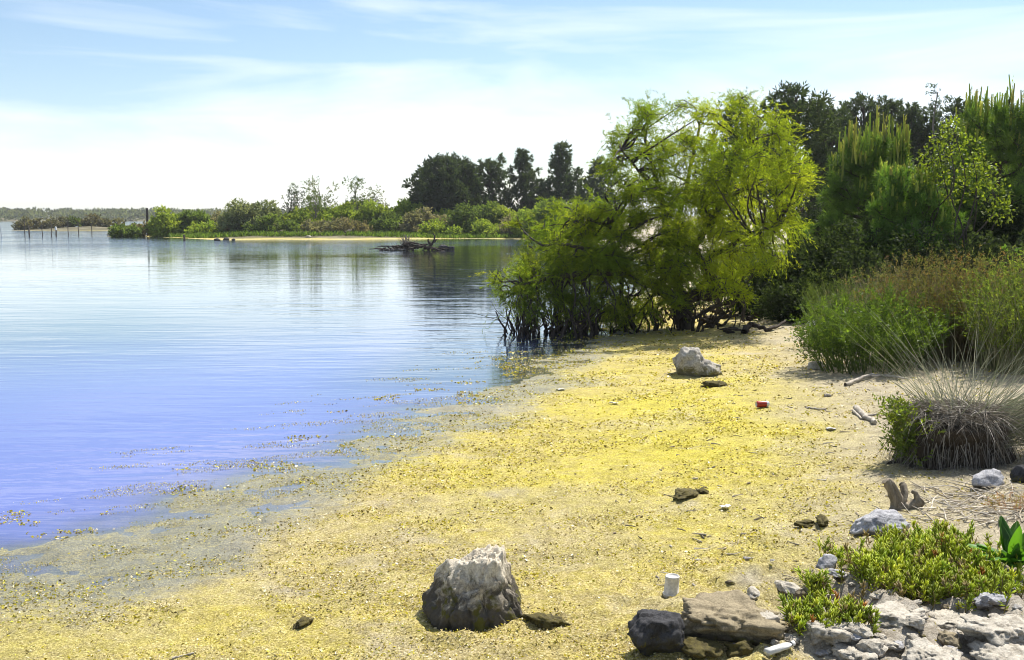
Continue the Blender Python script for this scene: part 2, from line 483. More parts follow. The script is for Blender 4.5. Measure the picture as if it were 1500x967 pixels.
# ------------------------------------------------------------------ ground (shore, lake bed, spit, far shore in one sheet)
def ground_mat():
    m, N, L = new_mat("shore_ground")
    out = N.new("ShaderNodeOutputMaterial"); b = N.new("ShaderNodeBsdfPrincipled")
    geo = N.new("ShaderNodeNewGeometry")
    P = geo.outputs["Position"]
    at_ = N.new("ShaderNodeAttribute"); at_.attribute_name = "tint"
    sep = N.new("ShaderNodeSeparateColor"); L.new(at_.outputs["Color"], sep.inputs[0])
    yel, wet, soil = sep.outputs[0], sep.outputs[1], sep.outputs[2]
    nb = noise_node(N, L, P, 2.3, 6, 0.6, 0.6)
    nm = noise_node(N, L, P, 14, 6, 0.65, 0.4)
    nf = noise_node(N, L, P, 85, 5, 0.7, 0.6)
    nv = noise_node(N, L, P, 210, 3, 0.7)
    straw = ramp(N, L, nf.outputs["Fac"], [(0.27, (0.07, 0.056, 0.016)), (0.42, (0.25, 0.20, 0.06)), (0.53, (0.45, 0.365, 0.13)), (0.68, (0.72, 0.64, 0.42))]).outputs["Color"]
    gold = ramp(N, L, nf.outputs["Fac"], [(0.27, (0.10, 0.086, 0.008)), (0.42, (0.33, 0.28, 0.022)), (0.55, (0.55, 0.475, 0.055)), (0.70, (0.75, 0.68, 0.20))]).outputs["Color"]
    ma = N.new("ShaderNodeMath"); ma.operation = 'MULTIPLY_ADD'; ma.use_clamp = True
    patch = ramp(N, L, nm.outputs["Fac"], [(0.4, (0, 0, 0)), (0.6, (1, 1, 1))])
    L.new(patch.outputs["Color"], ma.inputs[0]); ma.inputs[1].default_value = 0.45
    ms = N.new("ShaderNodeMath"); ms.operation = 'ADD'; ms.inputs[1].default_value = -0.12
    L.new(yel, ms.inputs[0]); L.new(ms.outputs[0], ma.inputs[2])
    col = mixc(N, L, ma.outputs[0], straw, gold)
    pale = ramp(N, L, nb.outputs["Fac"], [(0.55, (0, 0, 0)), (0.72, (0.55, 0.55, 0.55))])
    palec = ramp(N, L, nf.outputs["Fac"], [(0.3, (0.27, 0.23, 0.19)), (0.65, (0.55, 0.5, 0.44))]).outputs["Color"]
    col = mixc(N, L, pale.outputs["Color"], col, palec)
    # wet strip of grey green silt with flecks of weed
    wetc = ramp(N, L, nf.outputs["Fac"], [(0.3, (0.08, 0.08, 0.06)), (0.5, (0.22, 0.22, 0.18)), (0.6, (0.36, 0.33, 0.17)), (0.72, (0.55, 0.50, 0.22))]).outputs["Color"]
    wf = N.new("ShaderNodeMath"); wf.operation = 'MULTIPLY_ADD'; wf.use_clamp = True
    wsub = N.new("ShaderNodeMath"); wsub.operation = 'SUBTRACT'; wsub.inputs[0].default_value = 0.5
    L.new(nm.outputs["Fac"], wsub.inputs[1])
    L.new(wsub.outputs[0], wf.inputs[0]); wf.inputs[1].default_value = 2.0; L.new(wet, wf.inputs[2])
    wmul = N.new("ShaderNodeMath"); wmul.operation = 'MULTIPLY'; L.new(wf.outputs[0], wmul.inputs[0])
    wgate = ramp(N, L, wet, [(0.02, (0, 0, 0)), (0.4, (1, 1, 1))])
    L.new(wgate.outputs["Color"], wmul.inputs[1])
    col = mixc(N, L, wmul.outputs[0], col, wetc)
    soilc = ramp(N, L, nm.outputs["Fac"], [(0.3, (0.03, 0.028, 0.016)), (0.5, (0.07, 0.065, 0.035)), (0.7, (0.14, 0.12, 0.07))]).outputs["Color"]
    col = mixc(N, L, soil, col, soilc)
    sand = N.new("ShaderNodeAttribute"); sand.attribute_name = "sand"
    sac = ramp(N, L, nf.outputs["Fac"], [(0.28, (0.12, 0.10, 0.075)), (0.45, (0.30, 0.26, 0.19)), (0.6, (0.46, 0.41, 0.31)), (0.75, (0.62, 0.57, 0.47))]).outputs["Color"]
    col = mixc(N, L, sand.outputs["Fac"], col, sac)
    stone = N.new("ShaderNodeAttribute"); stone.attribute_name = "stone"
    stc = ramp(N, L, nm.outputs["Fac"], [(0.3, (0.20, 0.17, 0.13)), (0.5, (0.42, 0.38, 0.32)), (0.7, (0.55, 0.52, 0.46))]).outputs["Color"]
    stf = ramp(N, L, nf.outputs["Fac"], [(0.3, (0.55, 0.52, 0.47)), (0.6, (1, 1, 1))]).outputs["Color"]
    stc = mixc(N, L, 0.8, stc, stf, 'MULTIPLY')
    col = mixc(N, L, stone.outputs["Fac"], col, stc)
    vv = ramp(N, L, nv.outputs["Fac"], [(0.32, (0.55, 0.53, 0.48)), (0.58, (1.26, 1.26, 1.26))]).outputs["Color"]
    col = mixc(N, L, 0.75, col, vv, 'MULTIPLY')
    nq = noise_node(N, L, P, 5.5, 5, 0.65, 0.8)
    mott = ramp(N, L, nq.outputs["Fac"], [(0.34, (0.70, 0.69, 0.66)), (0.56, (1.08, 1.07, 1.05))]).outputs["Color"]
    col = mixc(N, L, 0.8, col, mott, 'MULTIPLY')
    L.new(col, b.inputs["Base Color"])
    rr = N.new("ShaderNodeMapRange"); rr.inputs["To Min"].default_value = 0.9; rr.inputs["To Max"].default_value = 0.38
    L.new(wmul.outputs[0], rr.inputs["Value"]); L.new(rr.outputs[0], b.inputs["Roughness"])
    b.inputs["Specular IOR Level"].default_value = 0.35
    add = N.new("ShaderNodeMath"); add.operation = 'MULTIPLY_ADD'; add.inputs[1].default_value = 0.35
    L.new(nv.outputs["Fac"], add.inputs[0]); L.new(nf.outputs["Fac"], add.inputs[2])
    bp = N.new("ShaderNodeBump"); bp.inputs["Strength"].default_value = 0.9; bp.inputs["Distance"].default_value = 0.021
    L.new(add.outputs[0], bp.inputs["Height"]); L.new(bp.outputs["Normal"], b.inputs["Normal"])
    L.new(b.outputs[0], out.inputs["Surface"])
    return m

gold_c = plane(1040, 620, 0.1)[:2]

def masks(x, y, s):
    yel = 0.22 + 0.66 * np.exp(-(((x - gold_c[0] - 0.1) / 1.15) ** 2 + ((y - gold_c[1]) / 2.8) ** 2)) + 0.28 * fbm(x * 0.9, y * 0.9, octs=4, seed=31)
    yel = yel - 0.35 * sstep(0.0, 1.2, x - (1.55 + 0.13 * (y - 4)))
    yel = np.clip(yel, 0, 1)
    wob = fbm(x * 1.3, y * 1.3, octs=3, seed=33) * 0.35
    wob = wob - 0.75 * (1 - sstep(-2.0, -0.9, x)) * (1 - sstep(5.5, 7.5, y))
    wet = np.clip(1 - sstep(0.25, 1.1, s + wob), 0, 1)
    wet = np.where(np.hypot(x, y) > 45, wet * 0.4, wet)
    soil = sstep(4.6, 6.0, s + 0.5 * fbm(x * 1.1, y * 1.1, octs=3, seed=35)) * 0.9
    soil = np.where(np.hypot(x, y) > 45, np.maximum(soil, 0.95 * sstep(1.6, 2.8, s)), soil)
    soil = np.where(np.hypot(x, y) > 130, np.maximum(soil, 0.95 * sstep(0.1, 0.8, s)), soil)
    k = np.exp(-(((x - rough_c[0] - 0.25) / 0.95) ** 2 + ((y - rough_c[1] + 0.15) / 0.85) ** 2))
    stone = np.clip(sstep(0.25, 0.6, k + 0.25 * fbm(x * 2.5, y * 2.5, octs=3, seed=37)), 0, 1)
    return yel, wet, soil, stone

def sand_mask(x, y):
    """how much bare beige sand shows: mostly towards the bank on the right"""
    side = sstep(-0.5, 1.2, x - np.interp(y, [3, 5, 7, 10, 14, 20], [0.9, 1.1, 2.0, 2.5, 3.2, 4.0]) + 0.35 * fbm(x * 1.2, y * 1.2, octs=4, seed=51))
    spots = sstep(0.35, 0.75, fbm(x * 0.8, y * 1.1, octs=4, seed=53)) * 0.25
    return np.clip(np.maximum(side * 0.9, spots), 0, 1)

def polar(rad, az):
    rr, aa = np.meshgrid(rad, az, indexing='ij')
    x, y = rr * np.sin(aa), rr * np.cos(aa)
    nr, na = len(rad), len(az)
    i = np.arange(nr - 1)[:, None] * na; j = np.arange(na - 1)[None, :]
    F = np.stack([i + j, i + j + 1, i + na + j + 1, i + na + j], -1).reshape(-1, 4)
    return x.ravel(), y.ravel(), F

rad = np.concatenate([np.linspace(0.5, 3.2, 16, endpoint=False), np.geomspace(3.2, 24, 330, endpoint=False), np.geomspace(24, 130, 110, endpoint=False), np.linspace(130, 180, 34, endpoint=False), np.geomspace(180, 6000, 48)])
az = np.radians(np.concatenate([np.linspace(-75, -31, 40, endpoint=False), np.linspace(-31, 31, 400), np.linspace(31, 75, 41)[1:]]))
gx, gy, gF = polar(rad, az)
gs = shore_dist(gx, gy)
gz = height(gx, gy)
yel, wet, soil, stone = masks(gx, gy, gs)
g = MB().add(np.stack([gx, gy, gz], 1), gF, np.stack([yel, wet, soil], 1))
GZ = gz.reshape(len(rad), len(az))
def H(x, y):
    """height of the built ground sheet at one point"""
    r, t = math.hypot(x, y), math.atan2(x, y)
    i = min(max(int(np.searchsorted(rad, r)) - 1, 0), len(rad) - 2); j = min(max(int(np.searchsorted(az, t)) - 1, 0), len(az) - 2)
    f = min(max((r - rad[i]) / (rad[i + 1] - rad[i]), 0), 1); g_ = min(max((t - az[j]) / (az[j + 1] - az[j]), 0), 1)
    return float((GZ[i, j] * (1 - g_) + GZ[i, j + 1] * g_) * (1 - f) + (GZ[i + 1, j] * (1 - g_) + GZ[i + 1, j + 1] * g_) * f)
ground_obj = g.build("ground", ground_mat(), smooth=True)
sa = ground_obj.data.attributes.new("stone", 'FLOAT', 'POINT')
sa.data.foreach_set("value", stone.astype(np.float32))
sb = ground_obj.data.attributes.new("sand", 'FLOAT', 'POINT')
sb.data.foreach_set("value", sand_mask(gx, gy).astype(np.float32))
ground_obj["kind"] = "structure"

# ------------------------------------------------------------------ water
def water_mat():
    m, N, L = new_mat("lagoon_water")
    out = N.new("ShaderNodeOutputMaterial")
    geo = N.new("ShaderNodeNewGeometry")
    mpn = N.new("ShaderNodeMapping"); mpn.inputs["Scale"].default_value = (0.55, 2.2, 1)
    mpn.inputs["Rotation"].default_value = (0, 0, R(-6))
    L.new(geo.outputs["Position"], mpn.inputs["Vector"])
    n1 = noise_node(N, L, mpn.outputs["Vector"], 2.4, 3, 0.5, 0.4)
    n2 = noise_node(N, L, mpn.outputs["Vector"], 0.5, 2, 0.5, 0.2)
    patch = noise_node(N, L, geo.outputs["Position"], 0.09, 3, 0.5, 0.5)
    pr = ramp(N, L, patch.outputs["Fac"], [(0.35, (0.35, 0.35, 0.35)), (0.65, (1, 1, 1))])
    ad = N.new("ShaderNodeMath"); ad.operation = 'MULTIPLY_ADD'; ad.inputs[1].default_value = 2.2
    L.new(n2.outputs["Fac"], ad.inputs[0]); L.new(n1.outputs["Fac"], ad.inputs[2])
    bp = N.new("ShaderNodeBump"); bp.inputs["Distance"].default_value = 0.0065
    ln = N.new("ShaderNodeVectorMath"); ln.operation = 'LENGTH'; L.new(geo.outputs["Position"], ln.inputs[0])
    brz = N.new("ShaderNodeMapRange"); brz.inputs["From Min"].default_value = 50; brz.inputs["From Max"].default_value = 75      # a breeze ruffles the open lagoon
    brz.inputs["To Min"].default_value = 1.0; brz.inputs["To Max"].default_value = 7.0
    L.new(ln.outputs["Value"], brz.inputs["Value"])
    bs_ = N.new("ShaderNodeMath"); bs_.operation = 'MULTIPLY'
    L.new(pr.outputs["Color"], bs_.inputs[0]); bs_.inputs[1].default_value = 1.0
    bd_ = N.new("ShaderNodeMath"); bd_.operation = 'MULTIPLY'; bd_.inputs[1].default_value = 0.0065
    L.new(brz.outputs[0], bd_.inputs[0]); L.new(bd_.outputs[0], bp.inputs["Distance"])
    L.new(bs_.outputs[0], bp.inputs["Strength"])
    L.new(ad.outputs[0], bp.inputs["Height"])
    fr = N.new("ShaderNodeFresnel"); fr.inputs["IOR"].default_value = 1.5
    L.new(bp.outputs["Normal"], fr.inputs["Normal"])
    gl = N.new("ShaderNodeBsdfGlossy"); gl.inputs["Roughness"].default_value = 0.04; gl.inputs["Color"].default_value = (0.96, 0.98, 1, 1)
    L.new(bp.outputs["Normal"], gl.inputs["Normal"])
    tr = N.new("ShaderNodeBsdfTransparent"); tr.inputs["Color"].default_value = (0.75, 0.8, 0.88, 1)
    di = N.new("ShaderNodeBsdfDiffuse"); dp = N.new("ShaderNodeAttribute"); dp.attribute_name = "body_dark"
    L.new(mixc(N, L, dp.outputs["Fac"], (0.105, 0.125, 0.36), (0.028, 0.045, 0.085)), di.inputs["Color"])  # violet body stands in for sky reflection, dark body for tree reflections
    a = N.new("ShaderNodeAttribute"); a.attribute_name = "tint"
    mb_ = N.new("ShaderNodeMixShader"); L.new(a.outputs["Fac"], mb_.inputs["Fac"])
    L.new(tr.outputs[0], mb_.inputs[1]); L.new(di.outputs[0], mb_.inputs[2])
    mx = N.new("ShaderNodeMixShader"); fb = N.new("ShaderNodeMath"); fb.operation = 'MULTIPLY'; fb.use_clamp = True; fb.inputs[1].default_value = 1.3
    L.new(fr.outputs[0], fb.inputs[0]); L.new(fb.outputs[0], mx.inputs["Fac"])
    L.new(mb_.outputs[0], mx.inputs[1]); L.new(gl.outputs[0], mx.inputs[2])
    L.new(mx.outputs[0], out.inputs["Surface"])
    return m

radw = np.concatenate([np.geomspace(1.0, 25, 170, endpoint=False), np.geomspace(25, 6000, 60)])
azw = np.radians(np.concatenate([np.linspace(-75, -31, 20, endpoint=False), np.linspace(-31, 31, 220), np.linspace(31, 75, 21)[1:]]))
wx, wy, wF = polar(radw, azw)
dep = np.clip(-height(wx, wy), 0, 10)
turb = 1 - np.exp(-dep / 0.03)
wat = MB().add(np.stack([wx, wy, np.zeros_like(wx)], 1), wF, np.repeat(turb[:, None], 3, 1))
water = wat.build("water", water_mat(), smooth=True)
wd = water.data.attributes.new("body_dark", 'FLOAT', 'POINT')
wd.data.foreach_set("value", np.maximum.reduce([sstep(0.3, 1.0, dep), sstep(11, 20, np.hypot(wx, wy)), sstep(9.5, 12.5, np.hypot(wx, wy)) * sstep(-3.0, -0.8, wx)]).astype(np.float32))  # real depth, plus distance and tree-side terms that paint darker reflections
water["kind"] = "structure"

# ------------------------------------------------------------------ vegetation builders
def clump_points(c, r, n, rng, shell=0.55, squash=(1, 1, 1)):
    d = rand_dirs(n, rng)
    rr = (rng.uniform(shell ** 3, 1, n)) ** (1 / 3)
    return c + d * (r * rr)[:, None] * np.asarray(squash), d

def crown(mb, clumps, per, nleaf, length, leafL, leafW, cols, rng, droop=0.2, spread=0.6, up=0.3, squash=(1, 1, 0.8), shell=0.35, jit=0.15, sag=0.1):
    """clumps: list of (centre, radius[, colour bias]); per: sprays per square metre of clump surface"""
    for cl in clumps:
        c, r = np.asarray(cl[0], float), cl[1]
        n = max(4, int(per * r * r * rng.uniform(0.75, 1.2)))
        P, d = clump_points(c, r, n, rng, shell, squash)
        D = unit(d * 0.75 + rng.normal(size=(n, 3)) * 0.45 + np.array([0, 0, up]))
        base = mixcol(cols, 1, rng, 0.1)
        C = 0.6 * base + 0.4 * mixcol(cols, n, rng, jit)
        if len(cl) > 2: C = C * np.asarray(cl[2])
        sprays(mb, P, D, length * rng.uniform(0.6, 1.2, n), nleaf, leafL, leafW, C, rng, droop, spread, sag)

def wander(a, b, rng, amp=0.12, n=4):
    a, b = np.asarray(a, float), np.asarray(b, float)
    L = np.linalg.norm(b - a)
    pts = [a + (b - a) * t + rng.normal(size=3) * amp * L * (0 < t < 1) * np.array([1, 1, 0.6]) for t in np.linspace(0, 1, n)]
    return catmull(pts, 4)

GREENS = {
    'lime': [(0.17, 0.23, 0.03), (0.12, 0.19, 0.03), (0.22, 0.25, 0.04)],
    'mid': [(0.075, 0.12, 0.028), (0.11, 0.15, 0.03), (0.06, 0.09, 0.025)],
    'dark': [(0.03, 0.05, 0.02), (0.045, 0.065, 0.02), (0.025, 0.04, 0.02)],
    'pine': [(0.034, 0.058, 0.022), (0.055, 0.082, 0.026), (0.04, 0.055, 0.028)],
    'grey': [(0.14, 0.14, 0.085), (0.10, 0.11, 0.06), (0.19, 0.17, 0.12)],
    'brown': [(0.13, 0.115, 0.065), (0.17, 0.15, 0.095), (0.10, 0.10, 0.05)],
    'vivid': [(0.13, 0.23, 0.03), (0.17, 0.28, 0.04), (0.09, 0.17, 0.02)],
    'pale': [(0.15, 0.17, 0.09), (0.11, 0.14, 0.07)],
}

def shrub(name, label, base, w, h, cols, seed, leaf=(0.2, 0.09), per=26, nleaf=9, group=None, cat="shrub", depth=None, up=0.5, droop=0.05,
          spread=0.7, nclump=9, spray=0.45, mat=None, lean=0.0, flat_top=False, stems=6, trunk=None):
    rng = np.random.default_rng(seed)
    base = np.asarray(base, float)
    o = thing(name, base, label, cat, group)
    depth = depth or w * 0.8
    cl = []
    for i in range(nclump):
        a = rng.uniform(0, 2 * math.pi); q = math.sqrt(rng.uniform(0, 1))
        x, y = math.cos(a) * q, math.sin(a) * q
        top = h * (1.0 if flat_top else math.sqrt(max(0.12, 1 - 0.75 * q * q))) * rng.uniform(0.78, 1.0)
        r = min(w, h) * rng.uniform(0.2, 0.3)
        lo = r * 0.6
        z = max(lo, (top - r * 0.8) * rng.uniform(0.35, 1.0) ** 0.6)
        if i % 5 < 2: z = lo * 0.8
        cl.append((base + np.array([x * (w * 0.5 - r * 0.7) + lean * z, y * (depth * 0.5 - r * 0.6), z]), r))
    mb = MB()
    crown(mb, cl, per, nleaf, spray, leaf[0], leaf[1], cols, rng, droop, spread, up)
    mb.build("foliage", mat or M_leaf, o, base)
    st = MB()
    for k in range(min(stems, len(cl))):
        c = cl[k][0]
        foot = base + np.array([rng.normal() * w * 0.08, rng.normal() * w * 0.06, -0.12])
        if trunk: foot = base + np.array([rng.normal() * trunk, rng.normal() * trunk, -0.12])
        tube(st, wander(foot, c, rng, 0.08), max(0.012, h * 0.016) if not trunk else trunk, max(0.005, h * 0.004), 5)
    st.build("stems", M_bark, o, base, True)
    return o

def pine_tree(name, label, base, w, h, seed, cols, shape='round', group=None, leaf=(0.3, 0.07), per=30, nleaf=12, nclump=26, clear=0.15, lean=0.0):
    """grown pine: trunk, limbs, tufted needle clumps"""
    rng = np.random.default_rng(seed)
    base = np.asarray(base, float)
    o = thing(name, base, label, "pine tree", group)
    tr = MB()
    top = base + np.array([lean * h, 0, h * 0.94])
    tp = wander(base + np.array([0, 0, -0.2]), top, rng, 0.03, 5)
    tube(tr, tp, h * 0.028, h * 0.006, 7, knob=0.05, rng=rng)
    tr.build("trunk", M_bark, o, base, True)
    cl = []; lb = MB()
    for i in range(nclump):
        f = (i + rng.uniform(0, 1)) / nclump
        f = clear + (1 - clear) * f
        if shape == 'round': rad_ = math.sqrt(max(0.03, 1 - ((f - 0.5) / 0.52) ** 2)) if f > 0.5 else 0.75 + 0.5 * f
        elif shape == 'cone': rad_ = max(0.05, 1.08 - f * 1.0) * rng.uniform(0.6, 1.15)
        elif shape == 'ovate': rad_ = (1.0 if f < 0.5 else max(0.06, 1 - (f - 0.5) / 0.5)) * rng.uniform(0.55, 1.25)
        elif shape == 'flat': rad_ = 0.55 + 0.6 * f if f < 0.75 else 1.0 * math.sqrt(max(0.05, 1 - ((f - 0.75) / 0.26) ** 2))
        else: rad_ = rng.uniform(0.35, 1.0)
        a = i * 2.4 + rng.uniform(-0.5, 0.5)
        q = rng.uniform(0.3, 1.15) ** 0.6
        r = w * rng.uniform(0.085, 0.15) * (0.45 + 0.55 * min(1, rad_))
        c = base + np.array([math.cos(a) * rad_ * q * (w * 0.5 - r * 0.5) + lean * h * f, math.sin(a) * rad_ * q * (w * 0.45 - r * 0.5), f * h - r * 0.5])
        cl.append((c, r))
        tt = tp[min(len(tp) - 1, int(max(0.05, f - 0.12) * (len(tp) - 1)))]
        tube(lb, wander(tt, c, rng, 0.06), h * 0.009, h * 0.003, 5)
    cl.append((top, w * 0.08))
    lb.build("limbs", M_bark, o, base, True)
    mb = MB()
    crown(mb, cl, per, nleaf, leaf[0] * 1.2, leaf[0], leaf[1], cols, rng, -0.1, 0.55, 0.7, (1.1, 1.1, 0.8), 0.2)
    mb.build("crown", M_needle, o, base)
    return o

# ------------------------------------------------------------------ far shore wood (one mass)
rng = np.random.default_rng(71)
fw = MB()
cl = []
for k in range(760):
    Y = rng.uniform(440, 620)
    X = rng.uniform(-0.60, 0.02) * Y
    if sdist(FARL, np.array([X]), np.array([Y]))[0] < 3: continue
    z = max(0.3, H(X, Y))
    hgt = rng.uniform(1.8, 3.4) + (Y - 440) / 180 * 1.6 + 1.4 * max(0, fbm([X * 0.02], [0.0], seed=4)[0])
    cl.append((np.array([X, Y, z + hgt * 0.55]), hgt * 0.62))
for c in cl:
    n = 46
    P, d = clump_points(c[0], c[1], n, rng, 0.5, (1.5, 1.0, 0.85))
    C = mixcol([(0.10, 0.125, 0.07), (0.075, 0.10, 0.06), (0.13, 0.14, 0.08)], 1, rng) * (1 + 0.15 * rng.normal(size=(n, 1)))
    leaves(fw, P, unit(d + np.array([0, 0, 0.5])), 1.5, 0.9, np.clip(C, 0.01, 1), rng)
far_wood = fw.build("forest", M_leaf)
far_wood["kind"] = "stuff"; far_wood["label"] = "low grey green wood along the far shore of the lagoon"

# ------------------------------------------------------------------ bushy spit in the middle distance
spit = [(35, 26, 322, 'grey', "leftmost grey bush at the water end of the low spit"),
        (62, 26, 324, 'brown', "brown bush second from the water end of the spit"),
        (88, 28, 321, 'grey', "grey bush behind the thin poles on the spit"),
        (112, 28, 323, 'mid', "green bush in the middle of the low spit"),
        (137, 28, 321, 'brown', "brownish bush behind the white topped pole on the spit"),
        (160, 30, 322, 'grey', "grey green bush on the spit just left of the dark post")]
for k, (u, wpx, vt, c, lab) in enumerate(spit):
    p = plane(u, 336.6); p[2] = max(0.1, H(p[0], p[1]))
    sc_ = p[1] / FPX
    shrub("spit_bush", lab, p, wpx * sc_ * 1.6, (336 - vt) * sc_ + 0.1, [tuple(np.array(q) * 0.8) for q in GREENS[c]], 300 + k, (0.45, 0.25), 50, 9, "bushes on the low spit", nclump=16, spray=0.6, stems=4)

# ------------------------------------------------------------------ peninsula vegetation
PEN = "shrubs along the far bank"
pen = [  # u, width px, v_top, depth Y, palette, leaf, label, extra
    (185, 34, 326, 97, 'mid', "low green bush at the tip of the far bank beside pale stones"),
    (205, 26, 328, 99, 'brown', "dull brown bush behind the low green bush at the bank tip"),
    (243, 44, 310, 99, 'lime', "rounded bright topped bush right of the dark post"),
    (284, 44, 304, 100, 'mid', "taller dark green bush beside the rounded bright topped bush"),
    (322, 44, 310, 101, 'grey', "grey bush between the dark green bush and the feathery bush"),
    (370, 74, 293, 97, 'pale', "wide feathery grey green bush leaning to the water"),
    (415, 50, 309, 104, 'mid', "green bush behind the feathery grey green bush"),
    (447, 56, 304, 100, 'lime', "light green bush below the sparse twiggy tree"),
    (470, 52, 322, 95, 'grey', "low grey bush on the far beach left of the lime bush"),
    (498, 46, 300, 103, 'lime', "lime green bush below the slender poplar like trees"),
    (520, 60, 322, 96, 'brown', "low brown dry bush at the far beach edge"),
    (548, 60, 300, 100, 'lime', "broad lime bush left of the big round pine"),
    (574, 52, 312, 97, 'mid', "green bush at the left foot of the round pine"),
    (600, 40, 298, 101, 'lime', "small lime bush touching the round pine"),
    (622, 68, 307, 96, 'grey', "rounded grey brown bush behind the driftwood islet"),
    (655, 50, 306, 99, 'lime', "yellow green bush below the round pine"),
    (690, 60, 300, 96.5, 'mid', "dark bush with shaded foot above the white log"),
    (712, 44, 292, 98, 'mid', "tall green bush right of the white log"),
    (738, 44, 300, 98, 'lime', "yellow green bush under the twin pines"),
    (756, 44, 316, 94, 'grey', "grey bush at the right end of the far beach"),
    (790, 56, 296, 92, 'lime', "lime bush half hidden by the feathery tree"),
    (825, 60, 290, 90, 'mid', "green bush behind the outer sprays of the feathery tree"),
    (460, 60, 296, 108, 'mid', "green bush behind the light green bush under the twiggy tree"),
    (530, 60, 290, 108, 'lime', "tall lime bush behind the slender upright tree"),
    (585, 60, 300, 106, 'mid', "green bush behind the broad lime bush left of the pine"),
    (640, 60, 318, 94.5, 'lime', "low yellow green bush at the far beach behind the islet"),
    (716, 50, 322, 94, 'lime', "low lime bush on the far beach right of the white log"),
    (400, 60, 318, 95, 'mid', "low green bush at the foot of the feathery grey bush"),
    (300, 40, 326, 97, 'lime', "low lime bush in front of the dark green bush"),
    (340, 44, 322, 98, 'brown', "dull brown bush left of the feathery grey bush"),
    (870, 70, 290, 84, 'mid', "green bush seen through the feathery tree"),
]
for k, (u, wpx, vt, Y, c, lab) in enumerate(pen):
    p = at(u, 330, Y); p[2] = max(0.05, H(p[0], p[1]))
    sc_ = Y / FPX
    top = at(u, vt, Y)[2]
    shrub("bank_shrub", lab, p, wpx * sc_ * 1.3, (top - p[2]) * 1.2, [tuple(np.array(q) * 1.4) for q in GREENS[c]], 400 + k, (0.24, 0.13), 130, 11, PEN, nclump=16, spray=0.45, stems=5)

sparse = [(425, 26, 263, 101, "thin bare twigged sapling left of the twiggy trees", 'pale', 3), (470, 60, 263, 104, "sparse pale twiggy tree above the light green bush", 'pale', 7),
          (522, 34, 260, 104, "slender upright tree with thin crown left of the round pine", 'mid', 8), (548, 40, 276, 106, "small pale leaved tree beside the slender upright tree", 'pale', 7),
          (432, 30, 272, 100, "small dark ivy clad tree on the far bank", 'dark', 8), (462, 34, 279, 99, "short dark green tree below the sparse twiggy crown", 'mid', 8), (352, 30, 286, 103, "thin wispy sapling above the feathery grey bush", 'pale', 5)]
for k, (u, wpx, vt, Y, lab, c, nc) in enumerate(sparse):
    rng = np.random.default_rng(500 + k)
    p = at(u, 330, Y); p[2] = max(0.05, H(p[0], p[1]))
    sc_ = Y / FPX; hh = at(u, vt, Y)[2] - p[2]; ww = wpx * sc_
    o = thing("slender_tree", p, lab, "tree", "slender trees on the far bank")
    tr = MB(); cr_ = MB(); cl = []
    tube(tr, wander(p - np.array([0, 0, 0.2]), p + np.array([rng.normal() * 0.2, 0, hh * 0.9]), rng, 0.03, 5), 0.07, 0.02, 6)
    tr.build("trunk", M_bark_grey, o, p, True)
    lb = MB()
    for i in range(nc + 4):
        f = rng.uniform(0.45, 1.0)
        c0 = p + np.array([rng.uniform(-0.5, 0.5) * ww * (1.15 - 0.5 * f), rng.uniform(-0.5, 0.5) * ww, hh * f * 0.95])
        cl.append((c0, ww * rng.uniform(0.12, 0.2)))
        tube(lb, wander(p + np.array([0, 0, hh * max(0.3, f - 0.3)]), c0, rng, 0.06), 0.035, 0.01, 4)
    lb.build("branches", M_bark_grey, o, p)
    crown(cr_, cl, 110 if c != 'pale' else 50, 8, 0.4, 0.17, 0.08, GREENS[c], rng, 0.05, 0.7, 0.3)
    cr_.build("crown", M_leaf, o, p)

PIN = "dark pines on the far bank"
pines = [(652, 118, 234, 104, 'round', "big round dark pine on the far bank", 40, 0.12, 0), (714, 64, 236, 106, 'open', "open crowned pine leaning right of the round pine", 18, 0.3, 0.04),
         (765, 66, 221, 108, 'ovate', "slim dark pine left of the pointed pine", 26, 0.15, 0), (822, 78, 214, 106, 'ovate', "pointed dark pine just left of the feathery tree", 30, 0.12, 0),
         (876, 62, 236, 104, 'ovate', "dark pine partly hidden by the left edge of the feathery tree", 24, 0.12, 0)]
for k, (u, wpx, vt, Y, sh, lab, nc, clear, lean) in enumerate(pines):
    p = at(u, 330, Y); p[2] = max(0.05, H(p[0], p[1]))
    pine_tree("pine_tree", lab, p, wpx * Y / FPX, at(u, vt, Y)[2] - p[2], 540 + k, GREENS['pine'], sh, PIN, (0.42, 0.14), 75, 12, int(nc*1.5), clear, lean)

# low green herbs in front of the shrubs
gh = MB(); rng = np.random.default_rng(77)
n = 15000
uu = rng.uniform(165, 800, n); Yp = rng.uniform(91.0, 97.5, n)
X = (uu - 750) / FPX * Yp; sd = shore_dist(X, Yp)
keep = (sd > 0.8 + 0.7 * fbm(X * 0.4, Yp * 0.4, seed=9)) & (sd < 6)
X, Yp = X[keep], Yp[keep]
P = np.stack([X, Yp, height(X, Yp) - 0.02], 1)
D = unit(np.stack([rng.normal(size=len(P)) * 0.4, rng.normal(size=len(P)) * 0.4, np.ones(len(P))], 1))
leaves(gh, P, D, rng.uniform(0.2, 0.55, len(P)), 0.12, mixcol(GREENS['vivid'] + GREENS['mid'], len(P), rng), rng)
o = gh.build("herbs", M_leaf); o["kind"] = "stuff"; o["label"] = "low bright green herbs fringing the far beach"

